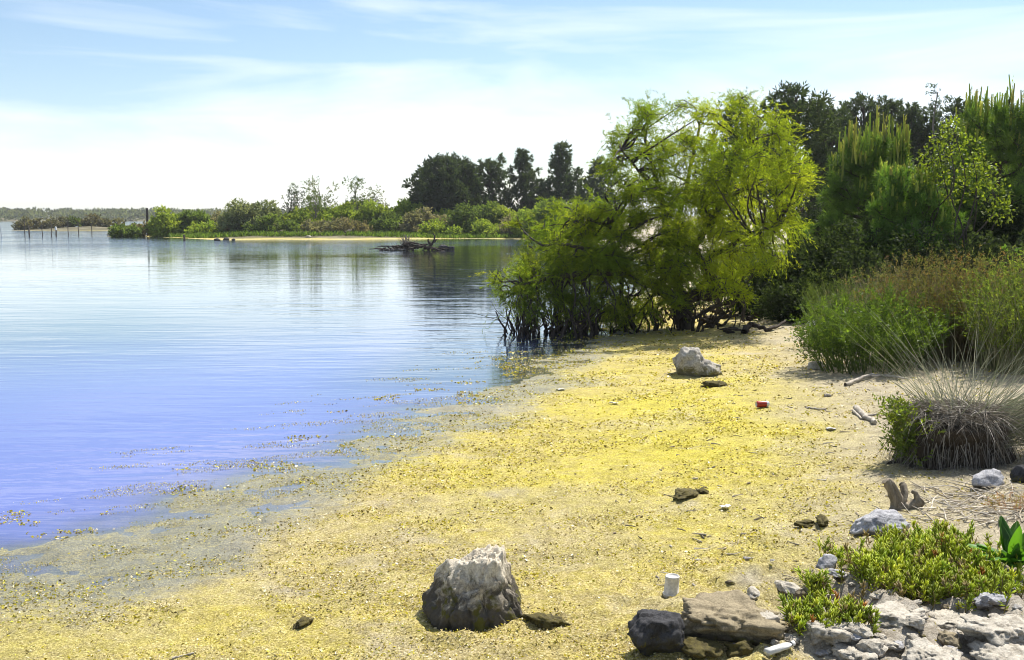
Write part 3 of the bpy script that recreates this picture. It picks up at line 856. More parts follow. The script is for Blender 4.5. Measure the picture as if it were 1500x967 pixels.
# ------------------------------------------------------------------ feathery tamarisk by the water
TY = 17.2
tb = ground(1003, 482); TY = tb[1]
rng = np.random.default_rng(90)
tam = thing("tamarisk_tree", tb, "feathery yellow green tamarisk leaning over the water with crooked dark trunk", "tree")
limb_px = [  # (u, v, dY) polylines with start and end radius
    ([(1003, 486, 0), (1005, 462, 0), (1000, 440, 0.0), (1022, 432, 0), (1045, 434, 0), (1046, 410, 0), (1030, 385, 0.1), (1018, 362, 0.2), (1040, 330, 0.3)], 0.13, 0.06),
    ([(1003, 486, 0), (990, 445, 0.1), (965, 425, 0), (930, 405, -0.2), (880, 400, -0.5), (820, 405, -0.6), (765, 418, -0.6)], 0.11, 0.03),
    ([(1000, 440, 0), (985, 400, 0.3), (978, 350, 0.5), (968, 290, 0.6), (955, 240, 0.7), (945, 200, 0.6)], 0.085, 0.02),
    ([(1040, 330, 0.3), (1060, 290, 0.5), (1070, 240, 0.6), (1090, 200, 0.6), (1095, 160, 0.7)], 0.06, 0.015),
    ([(1030, 385, 0.1), (1070, 360, 0.0), (1105, 340, -0.2), (1140, 330, -0.2)], 0.05, 0.015),
    ([(978, 350, 0.5), (1000, 300, 0.8), (1010, 250, 1.0), (1020, 200, 1.0), (1030, 160, 1.0)], 0.055, 0.015),
    ([(1060, 290, 0.5), (1110, 270, 0.7), (1150, 250, 0.8)], 0.045, 0.015),
    ([(985, 400, 0.3), (940, 360, 0.0), (890, 330, -0.2), (850, 318, -0.2)], 0.055, 0.015),
    ([(968, 290, 0.6), (935, 250, 0.3), (910, 220, 0.2)], 0.035, 0.012),
    ([(930, 405, -0.2), (900, 380, -0.4), (840, 360, -0.7), (795, 360, -0.8)], 0.05, 0.014),
    ([(1003, 470, 0.2), (1080, 440, 0.4), (1090, 470, 0.5)], 0.04, 0.03),
]
skel = []
for k, (pl, r0, r1) in enumerate(limb_px):
    pts = np.array([at(u, v, TY + d) for u, v, d in pl])
    if k < 2: pts[0][2] = tb[2] - 0.15
    path = catmull(pts, 7)
    path[1:-1] += rng.normal(size=(len(path) - 2, 3)) * 0.012
    lm = MB()
    tube(lm, path, r0, r1, 8, knob=0.07, rng=rng)
    lm.build("trunk" if k == 0 else "limb", M_bark, tam, tb, True)
    skel.append(path)
skel = np.concatenate(skel)
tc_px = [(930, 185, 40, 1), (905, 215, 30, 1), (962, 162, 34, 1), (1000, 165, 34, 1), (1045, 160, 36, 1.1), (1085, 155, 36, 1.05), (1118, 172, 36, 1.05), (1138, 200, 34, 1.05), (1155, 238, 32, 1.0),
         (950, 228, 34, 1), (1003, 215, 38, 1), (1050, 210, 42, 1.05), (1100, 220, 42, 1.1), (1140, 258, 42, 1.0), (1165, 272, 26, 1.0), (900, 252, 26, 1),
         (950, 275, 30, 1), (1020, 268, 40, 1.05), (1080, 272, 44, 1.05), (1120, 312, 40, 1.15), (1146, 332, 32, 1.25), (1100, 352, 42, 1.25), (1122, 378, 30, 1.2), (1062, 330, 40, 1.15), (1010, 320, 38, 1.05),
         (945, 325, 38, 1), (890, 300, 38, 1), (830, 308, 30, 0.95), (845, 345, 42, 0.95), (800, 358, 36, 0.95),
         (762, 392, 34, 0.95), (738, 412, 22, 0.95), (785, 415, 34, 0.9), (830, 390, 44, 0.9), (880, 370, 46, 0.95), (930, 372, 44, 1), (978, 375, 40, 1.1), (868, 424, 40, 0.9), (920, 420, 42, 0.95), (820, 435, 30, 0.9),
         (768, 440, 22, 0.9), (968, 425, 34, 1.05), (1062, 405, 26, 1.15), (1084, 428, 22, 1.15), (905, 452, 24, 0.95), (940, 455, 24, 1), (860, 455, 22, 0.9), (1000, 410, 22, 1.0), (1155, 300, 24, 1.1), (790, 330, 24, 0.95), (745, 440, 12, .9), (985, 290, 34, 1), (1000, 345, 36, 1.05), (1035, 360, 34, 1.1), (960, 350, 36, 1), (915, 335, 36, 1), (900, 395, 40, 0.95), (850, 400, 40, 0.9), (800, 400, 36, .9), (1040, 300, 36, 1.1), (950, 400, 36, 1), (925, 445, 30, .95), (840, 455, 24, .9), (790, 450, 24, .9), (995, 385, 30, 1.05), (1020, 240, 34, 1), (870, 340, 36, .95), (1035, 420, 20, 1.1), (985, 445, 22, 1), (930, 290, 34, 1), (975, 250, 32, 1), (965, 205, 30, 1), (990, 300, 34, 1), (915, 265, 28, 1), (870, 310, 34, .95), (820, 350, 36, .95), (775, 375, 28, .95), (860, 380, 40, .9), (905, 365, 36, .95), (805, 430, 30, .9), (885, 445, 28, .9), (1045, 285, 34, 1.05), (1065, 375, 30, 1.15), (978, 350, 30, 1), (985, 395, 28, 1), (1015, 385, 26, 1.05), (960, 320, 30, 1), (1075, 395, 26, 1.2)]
clumps = []
tw = MB()
TAM = [(0.23, 0.29, 0.03), (0.16, 0.23, 0.03), (0.32, 0.34, 0.035), (0.09, 0.145, 0.025), (0.115, 0.175, 0.025)]
for (u, v, r, b) in tc_px:
    for rep in range(4):
        dY = rng.uniform(-1.0, 1.2) if v < 330 else rng.uniform(-1.1, 0.9)
        c = at(u + rng.normal() * r * 0.42, v + rng.normal() * r * 0.4, TY + dY)
        rr = r * TY / FPX * rng.uniform(0.38, 0.72)
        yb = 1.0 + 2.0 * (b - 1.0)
        clumps.append((c, rr, (yb * (1 + 0.5 * (b - 1)), yb, 1.0)))  # sunlit lobes brighter, shaded lower left darker, painted into the leaf colour
        s0 = skel[np.argmin(((skel - c) ** 2).sum(1) + rng.uniform(0, 0.05, len(skel)))]
        tube(tw, wander(s0, c, rng, 0.07), 0.02, 0.006, 5)
        for q in range(4):
            e = c + rand_dirs(1, rng)[0] * rr * 0.9 + np.array([0, 0, -0.05])
            tube(tw, wander(c + rng.normal(size=3) * 0.05, e, rng, 0.08, 3), 0.008, 0.003, 4)
tw.build("twigs", M_bark, tam, tb)
mb = MB()
for (c, rr, bias) in clumps:      # arching plumes: each clump is a fan of branchlets that share one direction and droop
    n = int(660 * rr * rr) + 6
    s0 = skel[np.argmin(((skel - c) ** 2).sum(1))]
    out_ = unit(c - s0 + np.array([0, 0, 0.25]) + rng.normal(size=3) * 0.15)
    D = unit(out_ * 0.9 + rng.normal(size=(n, 3)) * 0.55 + np.array([0, 0, 0.15]))
    P = c - out_ * rr * 0.7 + rng.normal(size=(n, 3)) * rr * 0.38 * np.array([1, 1, 0.8])
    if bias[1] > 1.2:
        base = mixcol([(0.31, 0.37, 0.03), (0.25, 0.33, 0.03), (0.38, 0.41, 0.04)], 1, rng, 0.08); bias = (1, 1, 1)  # brighter leaf palette paints sunlight on the right flank
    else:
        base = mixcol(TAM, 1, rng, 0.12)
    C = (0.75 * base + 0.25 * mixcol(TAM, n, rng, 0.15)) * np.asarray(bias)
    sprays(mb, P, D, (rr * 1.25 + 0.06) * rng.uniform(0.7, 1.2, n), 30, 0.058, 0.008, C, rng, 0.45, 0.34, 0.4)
# fine outer plumes that break up the outline
n = 420
ci = rng.integers(0, len(clumps), n)
P = np.array([clumps[i][0] for i in ci]); rr = np.array([clumps[i][1] for i in ci])
D = unit(rng.normal(size=(n, 3)) + np.array([0, 0, 0.35]))
P = P + D * (rr * 0.8)[:, None]
sprays(mb, P, D, rng.uniform(0.3, 0.55, n), 26, 0.07, 0.009, mixcol(TAM, n, rng), rng, 0.35, 0.4, 0.2)
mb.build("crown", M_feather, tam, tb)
# hanging dead stems and roots standing in the shallows
rt = MB()
for k in range(230):
    u = rng.uniform(745, 1085) if k > 70 else rng.uniform(745, 880)
    v = 478 + (u < 880) * rng.uniform(-6, 18) + (u >= 880) * rng.uniform(-16, 12)
    if u < 800: v = rng.uniform(474, 496)
    f = plane(u, v, 0.0)
    f[2] = H(f[0], f[1]) - 0.03
    hgt = rng.uniform(0.15, 0.55)
    e = np.array([f[0], f[1], max(f[2], 0)]) + np.array([rng.normal() * 0.13, rng.normal() * 0.12, hgt])
    r = rng.uniform(0.006, 0.028)
    tube(rt, wander(f, e, rng, 0.08, 4), r * 1.2, r * 0.5, 5, knob=0.15, rng=rng)
    if rng.uniform() < 0.4:
        tube(rt, wander(f + (e - f) * 0.5, e + np.array([rng.normal() * 0.2, rng.normal() * 0.1, 0.1]), rng, 0.1, 3), r * 0.6, r * 0.25, 4)
for k in range(26):
    u = rng.uniform(890, 1070); v = rng.uniform(462, 488)
    f = ground(u, v); r = rng.uniform(0.03, 0.06)
    d = np.array([rng.normal() * 0.35, rng.normal() * 0.2, rng.uniform(0.05, 0.3)])
    tube(rt, wander(f - [0, 0, 0.06], f + d, rng, 0.12, 4), r, r * 0.4, 6, knob=0.2, rng=rng)
o = rt.build("roots", M_darkwood, tam, tb); o["kind"] = "stuff"

# ------------------------------------------------------------------ thickets and trees behind, right side
def bush_px(name, lab, u, vb, wpx, vt, Y, cols, seed, **kw):
    p = at(u, vb, Y); p[2] = max(0.0, H(p[0], p[1]))
    sc_ = Y / FPX
    return shrub(name, lab, p, wpx * sc_, max(0.4, at(u, vt, Y)[2] - p[2]), cols, seed, **kw)

TH = "shaded thicket behind the tamarisk"
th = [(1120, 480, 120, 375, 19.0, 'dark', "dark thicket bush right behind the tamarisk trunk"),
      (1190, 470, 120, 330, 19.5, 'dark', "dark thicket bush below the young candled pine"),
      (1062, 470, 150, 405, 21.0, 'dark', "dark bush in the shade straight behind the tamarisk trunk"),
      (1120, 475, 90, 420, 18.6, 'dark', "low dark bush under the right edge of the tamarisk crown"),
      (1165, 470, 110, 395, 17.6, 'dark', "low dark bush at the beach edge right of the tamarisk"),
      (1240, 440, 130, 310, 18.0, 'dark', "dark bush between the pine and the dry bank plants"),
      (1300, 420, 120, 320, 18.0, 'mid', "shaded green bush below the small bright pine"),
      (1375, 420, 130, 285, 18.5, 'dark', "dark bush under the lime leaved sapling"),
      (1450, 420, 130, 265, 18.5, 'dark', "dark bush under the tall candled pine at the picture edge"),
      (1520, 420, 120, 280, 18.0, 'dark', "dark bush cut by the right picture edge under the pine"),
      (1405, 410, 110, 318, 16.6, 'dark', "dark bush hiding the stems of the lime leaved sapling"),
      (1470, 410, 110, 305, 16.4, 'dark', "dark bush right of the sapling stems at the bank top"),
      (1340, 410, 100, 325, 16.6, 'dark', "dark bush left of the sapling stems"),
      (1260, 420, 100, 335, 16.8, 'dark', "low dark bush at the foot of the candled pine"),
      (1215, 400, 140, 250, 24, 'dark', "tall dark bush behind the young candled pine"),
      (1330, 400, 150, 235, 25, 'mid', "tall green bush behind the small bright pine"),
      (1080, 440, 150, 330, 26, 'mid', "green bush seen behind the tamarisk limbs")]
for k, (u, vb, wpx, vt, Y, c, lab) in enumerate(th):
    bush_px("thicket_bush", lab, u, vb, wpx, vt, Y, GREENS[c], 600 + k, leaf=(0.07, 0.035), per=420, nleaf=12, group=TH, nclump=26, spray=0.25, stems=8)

# dark mature pines behind
BP = "dark pines behind the thicket"
bp_ = [(1160, 120, 128, 46, 'flat', "broad dark stone pine rising behind the tamarisk top"), (1075, 90, 150, 50, 'round', "dark pine mostly hidden behind the tamarisk crown"),
       (1258, 92, 142, 60, 'flat', "dark pine left in the row behind the candled pine"), (1300, 88, 148, 62, 'round', "dark pine in the middle of the distant row"),
       (1338, 90, 156, 60, 'round', "lower dark pine right in the distant row"), (1215, 84, 160, 56, 'round', "dark pine beside the broad stone pine"),
       (1400, 90, 150, 58, 'round', "dark pine below the pale tall tree"), (1445, 100, 165, 55, 'round', "dark pine behind the tall candled pine"), (1500, 80, 165, 54, 'flat', "dark pine at the right picture edge")]
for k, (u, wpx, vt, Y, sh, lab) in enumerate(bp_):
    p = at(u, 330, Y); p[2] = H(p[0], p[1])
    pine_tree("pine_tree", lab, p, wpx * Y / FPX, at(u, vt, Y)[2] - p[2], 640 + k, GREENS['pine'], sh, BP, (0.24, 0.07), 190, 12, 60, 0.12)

rng = np.random.default_rng(660)
p = at(1365, 330, 58); p[2] = H(p[0], p[1]); hh = at(1365, 124, 58)[2] - p[2]
o = thing("tall_tree", p, "pale bluish thin crowned tree rising above the dark pines", "tree")
tr = MB(); tube(tr, wander(p, p + np.array([0, 0, hh * 0.95]), rng, 0.02, 5), 0.12, 0.03, 6); tr.build("trunk", M_bark_grey, o, p, True)
cl = [(p + np.array([rng.normal() * 0.35, rng.normal() * 0.35, hh * f]), rng.uniform(0.25, 0.42)) for f in np.linspace(0.8, 0.98, 11)]
cr_ = MB(); crown(cr_, cl, 70, 9, 0.25, 0.13, 0.06, [(0.10, 0.13, 0.11), (0.07, 0.10, 0.08)], rng, 0.1, 0.7, 0.1); cr_.build("crown", M_leaf, o, p)

# young pines carrying upright pale candles
def young_pine(label, u, vb, Y, wpx, vt, seed, cols, candle=0.35, ncan=60, whorls=9, needle=(0.16, 0.011), bright=1.0, cand_cols=((0.36, 0.44, 0.10), (0.27, 0.38, 0.07), (0.40, 0.38, 0.12)), vlow=None):
    rng = np.random.default_rng(seed)
    p = at(u, vb, Y); p[2] = H(p[0], p[1])
    h = at(u, vt, Y)[2] - p[2] - candle * 0.7
    w = wpx * Y / FPX
    o = thing("young_pine", p, label, "pine tree", "young pines with upright candles")
    tr, lb, nd, cn_ = MB(), MB(), MB(), MB()
    tp = wander(p - [0, 0, 0.15], p + np.array([rng.normal() * 0.1, 0, h]), rng, 0.02, 5)
    tube(tr, tp, 0.085, 0.02, 7, knob=0.05, rng=rng)
    tr.build("trunk", M_bark, o, p, True)
    tips = [tp[-1]]; inner = []
    for k in range(whorls):
        f = 0.22 + 0.74 * (k + 0.5) / whorls
        L = w * 0.55 * (1.05 - 0.62 * f ** 1.6)
        nb = 6
        for j in range(nb):
            a = j * 2 * math.pi / nb + k * 0.7 + rng.normal() * 0.2
            d = np.array([math.cos(a), math.sin(a), 0])
            s = tp[int(f * (len(tp) - 1))]
            LL = L * rng.uniform(0.75, 1.1)
            e = s + d * LL + np.array([0, 0, LL * rng.uniform(0.35, 0.7)])
            path = catmull([s, s + d * LL * 0.5 + np.array([0, 0, LL * 0.12]), e], 5)
            tube(lb, path, 0.025, 0.008, 5)
            tips.append(e)
            for q in (0.45, 0.62, 0.8):
                m = path[int(q * (len(path) - 1))]
                inner.append(m)
                side = np.cross(d, [0, 0, 1]) * rng.choice([-1, 1])
                e2 = m + side * LL * rng.uniform(0.2, 0.35) + d * LL * 0.2 + np.array([0, 0, LL * rng.uniform(0.15, 0.4)])
                tube(lb, catmull([m, (m + e2) / 2 - [0, 0, 0.02], e2], 4), 0.012, 0.005, 4)
                tips.append(e2)
    lb.build("branches", M_bark, o, p)
    tips = np.array(tips); inner = np.array(inner)
    for T, nn, sp in ((tips, 110, 0.75), (inner, 60, 1.0)):
        n = len(T) * nn
        base = np.repeat(T, nn, 0) + np.array([0, 0, -1.0]) * (rng.uniform(0, 0.16, n))[:, None] + rng.normal(size=(n, 3)) * 0.02
        D = unit(rng.normal(size=(n, 3)) * sp + np.array([0, 0, 0.75]))
        C = np.repeat(mixcol(cols, len(T), rng), nn, 0) * (1 + 0.15 * rng.normal(size=(n, 1))) * bright
        leaves(nd, base, D, needle[0] * rng.uniform(0.7, 1.2, n), needle[1], np.clip(C, 0.005, 1), rng)
    nd.build("needles", M_needle, o, p)
    order = np.argsort(-(tips[:, 2] + rng.normal(size=len(tips)) * 0.25))
    for i in order[:ncan]:
        t = tips[i]
        for j in range(rng.integers(1, 4)):
            b0 = t + np.array([rng.normal() * 0.05, rng.normal() * 0.05, -0.03])
            L = candle * rng.uniform(0.45, 1.1) * (1.0 if j == 0 else 0.65)
            c = mixcol(cand_cols, 1, rng)[0]
            tube(cn_, wander(b0, b0 + np.array([rng.normal() * 0.05 * L, rng.normal() * 0.05 * L, L]), rng, 0.015, 3), 0.022, 0.010, 5, C=c)
            n = 26
            zz = rng.uniform(0.1, 0.9, n)
            leaves(cn_, b0 + np.array([0, 0, 1]) * (zz * L)[:, None], unit(rng.normal(size=(n, 3)) * [0.35, 0.35, 0.1] + [0, 0, 1]), 0.06, 0.012, np.tile(c, (n, 1)) * rng.uniform(0.7, 1.1, (n, 1)), rng)
    c = cn_.build("candles", M_leaf, o, p); c["kind"] = "stuff"
    return o

YP = [(0.095, 0.17, 0.03), (0.14, 0.22, 0.04), (0.065, 0.12, 0.025)]
young_pine("young pine crowned with many upright pale candles behind the bank shrubs", 1268, 400, 20.5, 150, 168, 701, YP, 0.55, 80)
young_pine("small bright green pine with short candles in front of the candled pine", 1330, 400, 18.2, 130, 236, 702, [(0.11, 0.21, 0.035), (0.15, 0.26, 0.04), (0.075, 0.15, 0.03)], 0.28, 90, 8)
young_pine("tall candled pine at the right picture edge", 1462, 400, 19.5, 170, 118, 703, YP, 0.5, 80, 10)

# lime leaved broadleaf sapling in front of the dark pine
rng = np.random.default_rng(720)
p = at(1400, 400, 17.6); p[2] = H(p[0], p[1])
o = thing("broadleaf_sapling", p, "sapling with bright lime leaves lit from behind before the dark bushes", "tree")
st = MB(); lf = MB()
for (u, v, r, m) in [(1395, 185, 16, 30), (1390, 205, 24, 60), (1375, 225, 26, 60), (1420, 215, 22, 40), (1365, 245, 28, 60), (1400, 245, 34, 70), (1430, 260, 30, 60), (1450, 285, 30, 60), (1440, 245, 22, 30), (1390, 280, 26, 40), (1465, 310, 22, 40), (1350, 268, 16, 24)]:
    c = at(u, v, 17.6 + rng.uniform(-0.4, 0.4)); rr = r * 17.6 / FPX * 0.9
    tube(st, wander(p + rng.normal(size=3) * [0.1, 0.1, 0], c, rng, 0.06, 5), 0.022, 0.006, 5)
    n = m * 4
    P, d = clump_points(c, rr, n, rng, 0.2, (1.2, 1.2, 0.9))
    D = unit(d * 0.5 + rng.normal(size=(n, 3)) * 0.5 + np.array([0, 0, -0.15]))
    leaves(lf, P, D, rng.uniform(0.045, 0.085, n), rng.uniform(0.03, 0.05, n), mixcol([(0.20, 0.28, 0.02), (0.13, 0.19, 0.02), (0.26, 0.32, 0.03), (0.06, 0.10, 0.02), (0.05, 0.08, 0.02)], n, rng), rng, 0.4)
st.build("stems", M_bark, o, p); lf.build("foliage", M_glossy, o, p)

# ------------------------------------------------------------------ bank plants, right middle ground
def tussock(name, label, u, v, w, d, h, seed, cols, nblade, width=0.012, splay=0.28, bend=0.15, leafy=0, leaf=(0.035, 0.014), lcols=None, group=None, cat="shrub", mat=None, lmat=None, nleaf=10, base=None):
    rng = np.random.default_rng(seed)
    p = ground(u, v) if base is None else base
    o = thing(name, p, label, cat, group)
    mb = MB()
    a = rng.uniform(0, 2 * math.pi, nblade); q = np.sqrt(rng.uniform(0, 1, nblade))
    ox, oy = np.cos(a) * q, np.sin(a) * q
    X, Y = p[0] + ox * w * 0.5, p[1] + oy * d * 0.5
    P = np.stack([X, Y, height(X, Y) - 0.03], 1)
    D = unit(np.stack([ox * splay + rng.normal(size=nblade) * 0.16, oy * splay + rng.normal(size=nblade) * 0.16, np.ones(nblade)], 1))
    L = h * rng.uniform(0.5, 1.08, nblade) * (1 - 0.25 * q * q)
    blades(mb, P, D, L, width * rng.uniform(0.6, 1.3, nblade), mixcol(cols, nblade, rng), bend * rng.uniform(0, 1.4, nblade), rng)
    mb.build("stalks", mat or M_dry, o, p)
    if leafy:
        lf = MB()
        k = rng.integers(0, nblade, leafy)
        t = rng.uniform(0.25, 0.95, leafy) ** 0.7
        Q = P[k] + D[k] * (L[k] * t)[:, None]
        DD = unit(D[k] * 0.8 + rng.normal(size=(leafy, 3)) * 0.5)
        C = mixcol(lcols, leafy, rng)
        sprays(lf, Q, DD, leaf[0] * 3.0, nleaf, leaf[0], leaf[1], C, rng, 0.0, 0.5, 0.0)
        lf.build("foliage", lmat or M_leaf, o, p)
    return o

BK = "heath plants on the right bank"
tussock("bank_shrub", "bright green leafy shrub at the beach edge below the dry bank plants", 1275, 538, 1.15, 1.0, 0.95, 801, GREENS['mid'], 420, 0.012, 0.55, 0.1, 3200, (0.04, 0.013), [(0.09, 0.155, 0.02), (0.14, 0.22, 0.028), (0.05, 0.085, 0.016), (0.035, 0.06, 0.015)], BK, lmat=M_glossy)
tussock("bank_shrub", "grey green rush tuft at the left end of the bank plants", 1250, 505, 0.8, 0.9, 1.15, 802, [(0.13, 0.17, 0.06), (0.2, 0.2, 0.1)], 650, 0.011, 0.4, 0.1, 900, (0.04, 0.01), GREENS['mid'], BK)
tussock("bank_shrub", "pale dry brush above the bright green shrub", 1300, 500, 0.9, 0.8, 1.2, 803, [(0.30, 0.26, 0.2), (0.22, 0.17, 0.12)], 900, 0.009, 0.35, 0.1, 700, (0.035, 0.012), GREENS['brown'] + GREENS['grey'], BK)
tussock("bank_shrub", "tall reddish brown heath behind the spiky rush", 1370, 520, 1.3, 1.3, 1.35, 804, [(0.16, 0.10, 0.06), (0.12, 0.13, 0.05), (0.2, 0.17, 0.1)], 1500, 0.009, 0.25, 0.08, 2600, (0.035, 0.012), [(0.09, 0.12, 0.03), (0.16, 0.10, 0.05), (0.12, 0.13, 0.04)], BK)
tussock("bank_shrub", "olive and russet heath right of the reddish heath", 1455, 520, 1.3, 1.3, 1.35, 805, [(0.15, 0.14, 0.06), (0.2, 0.14, 0.08)], 1500, 0.009, 0.25, 0.08, 2600, (0.035, 0.012), [(0.10, 0.14, 0.03), (0.18, 0.11, 0.05), (0.15, 0.17, 0.05)], BK)
tussock("bank_shrub", "green and yellow heath cut by the right picture edge", 1520, 540, 1.1, 1.2, 1.3, 806, [(0.12, 0.15, 0.05), (0.2, 0.18, 0.1)], 1100, 0.01, 0.25, 0.08, 2200, (0.04, 0.014), GREENS['lime'] + GREENS['mid'], BK)
tussock("bank_shrub", "far brown heath below the shaded green bush", 1330, 455, 2.0, 1.4, 1.05, 807, [(0.2, 0.17, 0.1), (0.12, 0.14, 0.05)], 1300, 0.012, 0.25, 0.08, 2000, (0.04, 0.015), [(0.12, 0.15, 0.04), (0.16, 0.12, 0.06)], BK)
tussock("bank_shrub", "far olive heath at the right under the tall candled pine", 1450, 450, 2.2, 1.4, 1.1, 808, [(0.2, 0.17, 0.1), (0.12, 0.14, 0.05)], 1300, 0.012, 0.25, 0.08, 2000, (0.04, 0.015), [(0.13, 0.17, 0.04), (0.15, 0.12, 0.05)], BK)
tussock("bank_shrub", "shaded green brush left of the bank plants by the dark thicket", 1225, 470, 1.0, 1.0, 0.9, 809, GREENS['mid'], 600, 0.012, 0.35, 0.1, 1200, (0.045, 0.016), GREENS['mid'], BK)
bush_px("bank_shrub", "light leaved bush at the right edge above the heath", 1492, 420, 60, 352, 14.5, GREENS['vivid'], 810, leaf=(0.06, 0.04), per=140, nleaf=8, group=BK, nclump=9, spray=0.2)

# grey spiky rush clump with thatched stump of dead stalks
rng = np.random.default_rng(850)
p = ground(1395, 676)
o = thing("rush_clump", p, "spiky grey rush clump on a dark thatched mound by the beach", "rush clump")
bs = MB()
nb_ = 44; 
hv, hf = [], []
rings = 26
for i in range(rings + 1):
    f = i / rings
    rr = np.interp(f, [0, 0.12, 0.75, 0.9, 1], [0.36, 0.34, 0.33, 0.24, 0.02]); z = np.interp(f, [0, 0.75, 0.9, 1], [-0.08, 0.24, 0.30, 0.33])
    for j in range(nb_):
        a = 2 * math.pi * j / nb_
        k = 1 + 0.36 * vnoise([math.cos(a) * 5], [math.sin(a) * 5], [f * 3.0], 6)[0] + 0.10 * vnoise([math.cos(a) * 14], [math.sin(a) * 14], [f * 9.0], 7)[0]
        hv.append(p + np.array([math.cos(a) * rr * k * 1.0, math.sin(a) * rr * k * 0.8, z + 0.03 * k]))
for i in range(rings):
    for j in range(nb_):
        hf.append([i * nb_ + j, i * nb_ + (j + 1) % nb_, (i + 1) * nb_ + (j + 1) % nb_, (i + 1) * nb_ + j])
bs.add(hv, hf, (0.05, 0.04, 0.03)); bs.build("mound", M_soil, o, p, True)
thb = MB()
n = 4200   # dead stalks combed over the mound
a = rng.uniform(0, 2 * math.pi, n); f = rng.uniform(0, 1, n)
rad0 = 0.05 + 0.34 * np.sqrt(f)
P = p + np.stack([np.cos(a) * rad0, np.sin(a) * rad0 * 0.8, 0.37 - 0.16 * f ** 3 - rng.uniform(0, 0.26, n) * (f > 0.7) + rng.uniform(-0.02, 0.04, n)], 1)
hang = (f > 0.72) & (vnoise(a * 3.0, a * 0, seed=8) > -0.7)
D = unit(np.stack([np.where(hang, 0.25 * np.cos(a), 0) + rng.normal(size=n) * np.where(hang, 0.25, 1.0), np.where(hang, 0.25 * np.sin(a), 0) + rng.normal(size=n) * np.where(hang, 0.25, 1.0), np.where(hang, -0.9, 0.0) + rng.normal(size=n) * 0.25], 1))
blades(thb, P, D, rng.uniform(0.06, 0.32, n), rng.uniform(0.003, 0.009, n), mixcol([(0.22, 0.19, 0.155), (0.12, 0.10, 0.075), (0.36, 0.33, 0.28), (0.05, 0.04, 0.03)], n, rng), rng.uniform(0.1, 0.6, n), rng)
thb.build("thatch", M_dry, o, p)
sp_ = MB()
n = 230
a = rng.uniform(0, 2 * math.pi, n); q = np.sqrt(rng.uniform(0, 1, n))
P = p + np.stack([np.cos(a) * q * 0.33 + 0.12, np.sin(a) * q * 0.28 + 0.1, 0.34 + rng.uniform(-0.05, 0.03, n)], 1)
D = unit(np.stack([np.cos(a) * q * 0.95 + 0.1 + rng.normal(size=n) * 0.3, np.sin(a) * q * 0.7 + rng.normal(size=n) * 0.4, np.full(n, 0.8)], 1))
blades(sp_, P, D, rng.uniform(0.3, 1.25, n), rng.uniform(0.003, 0.007, n), mixcol([(0.26, 0.27, 0.19), (0.15, 0.17, 0.09), (0.40, 0.38, 0.30), (0.08, 0.10, 0.045)], n, rng), rng.uniform(-0.05, 0.5, n), rng, 4)
n = 900
a = rng.uniform(-1.1, 0.9, n)
P = p + np.stack([0.30 + rng.uniform(-0.1, 0.25, n), rng.uniform(-0.25, 0.3, n), rng.uniform(0.12, 0.34, n)], 1)
D = unit(np.stack([np.cos(a) * 0.9, np.sin(a) * 0.6, rng.uniform(0.1, 0.9, n)], 1))
blades(sp_, P, D, rng.uniform(0.3, 0.8, n), rng.uniform(0.003, 0.006, n), mixcol([(0.24, 0.23, 0.15), (0.14, 0.16, 0.075), (0.36, 0.33, 0.25), (0.06, 0.08, 0.03)], n, rng), rng.uniform(0.1, 0.7, n), rng, 4)
sp_.build("spikes", M_dry, o, p)
gl = MB(); n = 260
P = p + np.stack([-0.35 + rng.normal(size=n) * 0.05, -0.05 + rng.normal(size=n) * 0.10, rng.uniform(0.02, 0.36, n)], 1)
sprays(gl, P, unit(rng.normal(size=(n, 3)) * 0.5 + [-0.3, -0.1, 0.9]), 0.12, 9, 0.035, 0.014, mixcol(GREENS['lime'] + GREENS['mid'], n, rng), rng, 0, 0.6, 0)
gl.build("creeper", M_glossy, o, p)

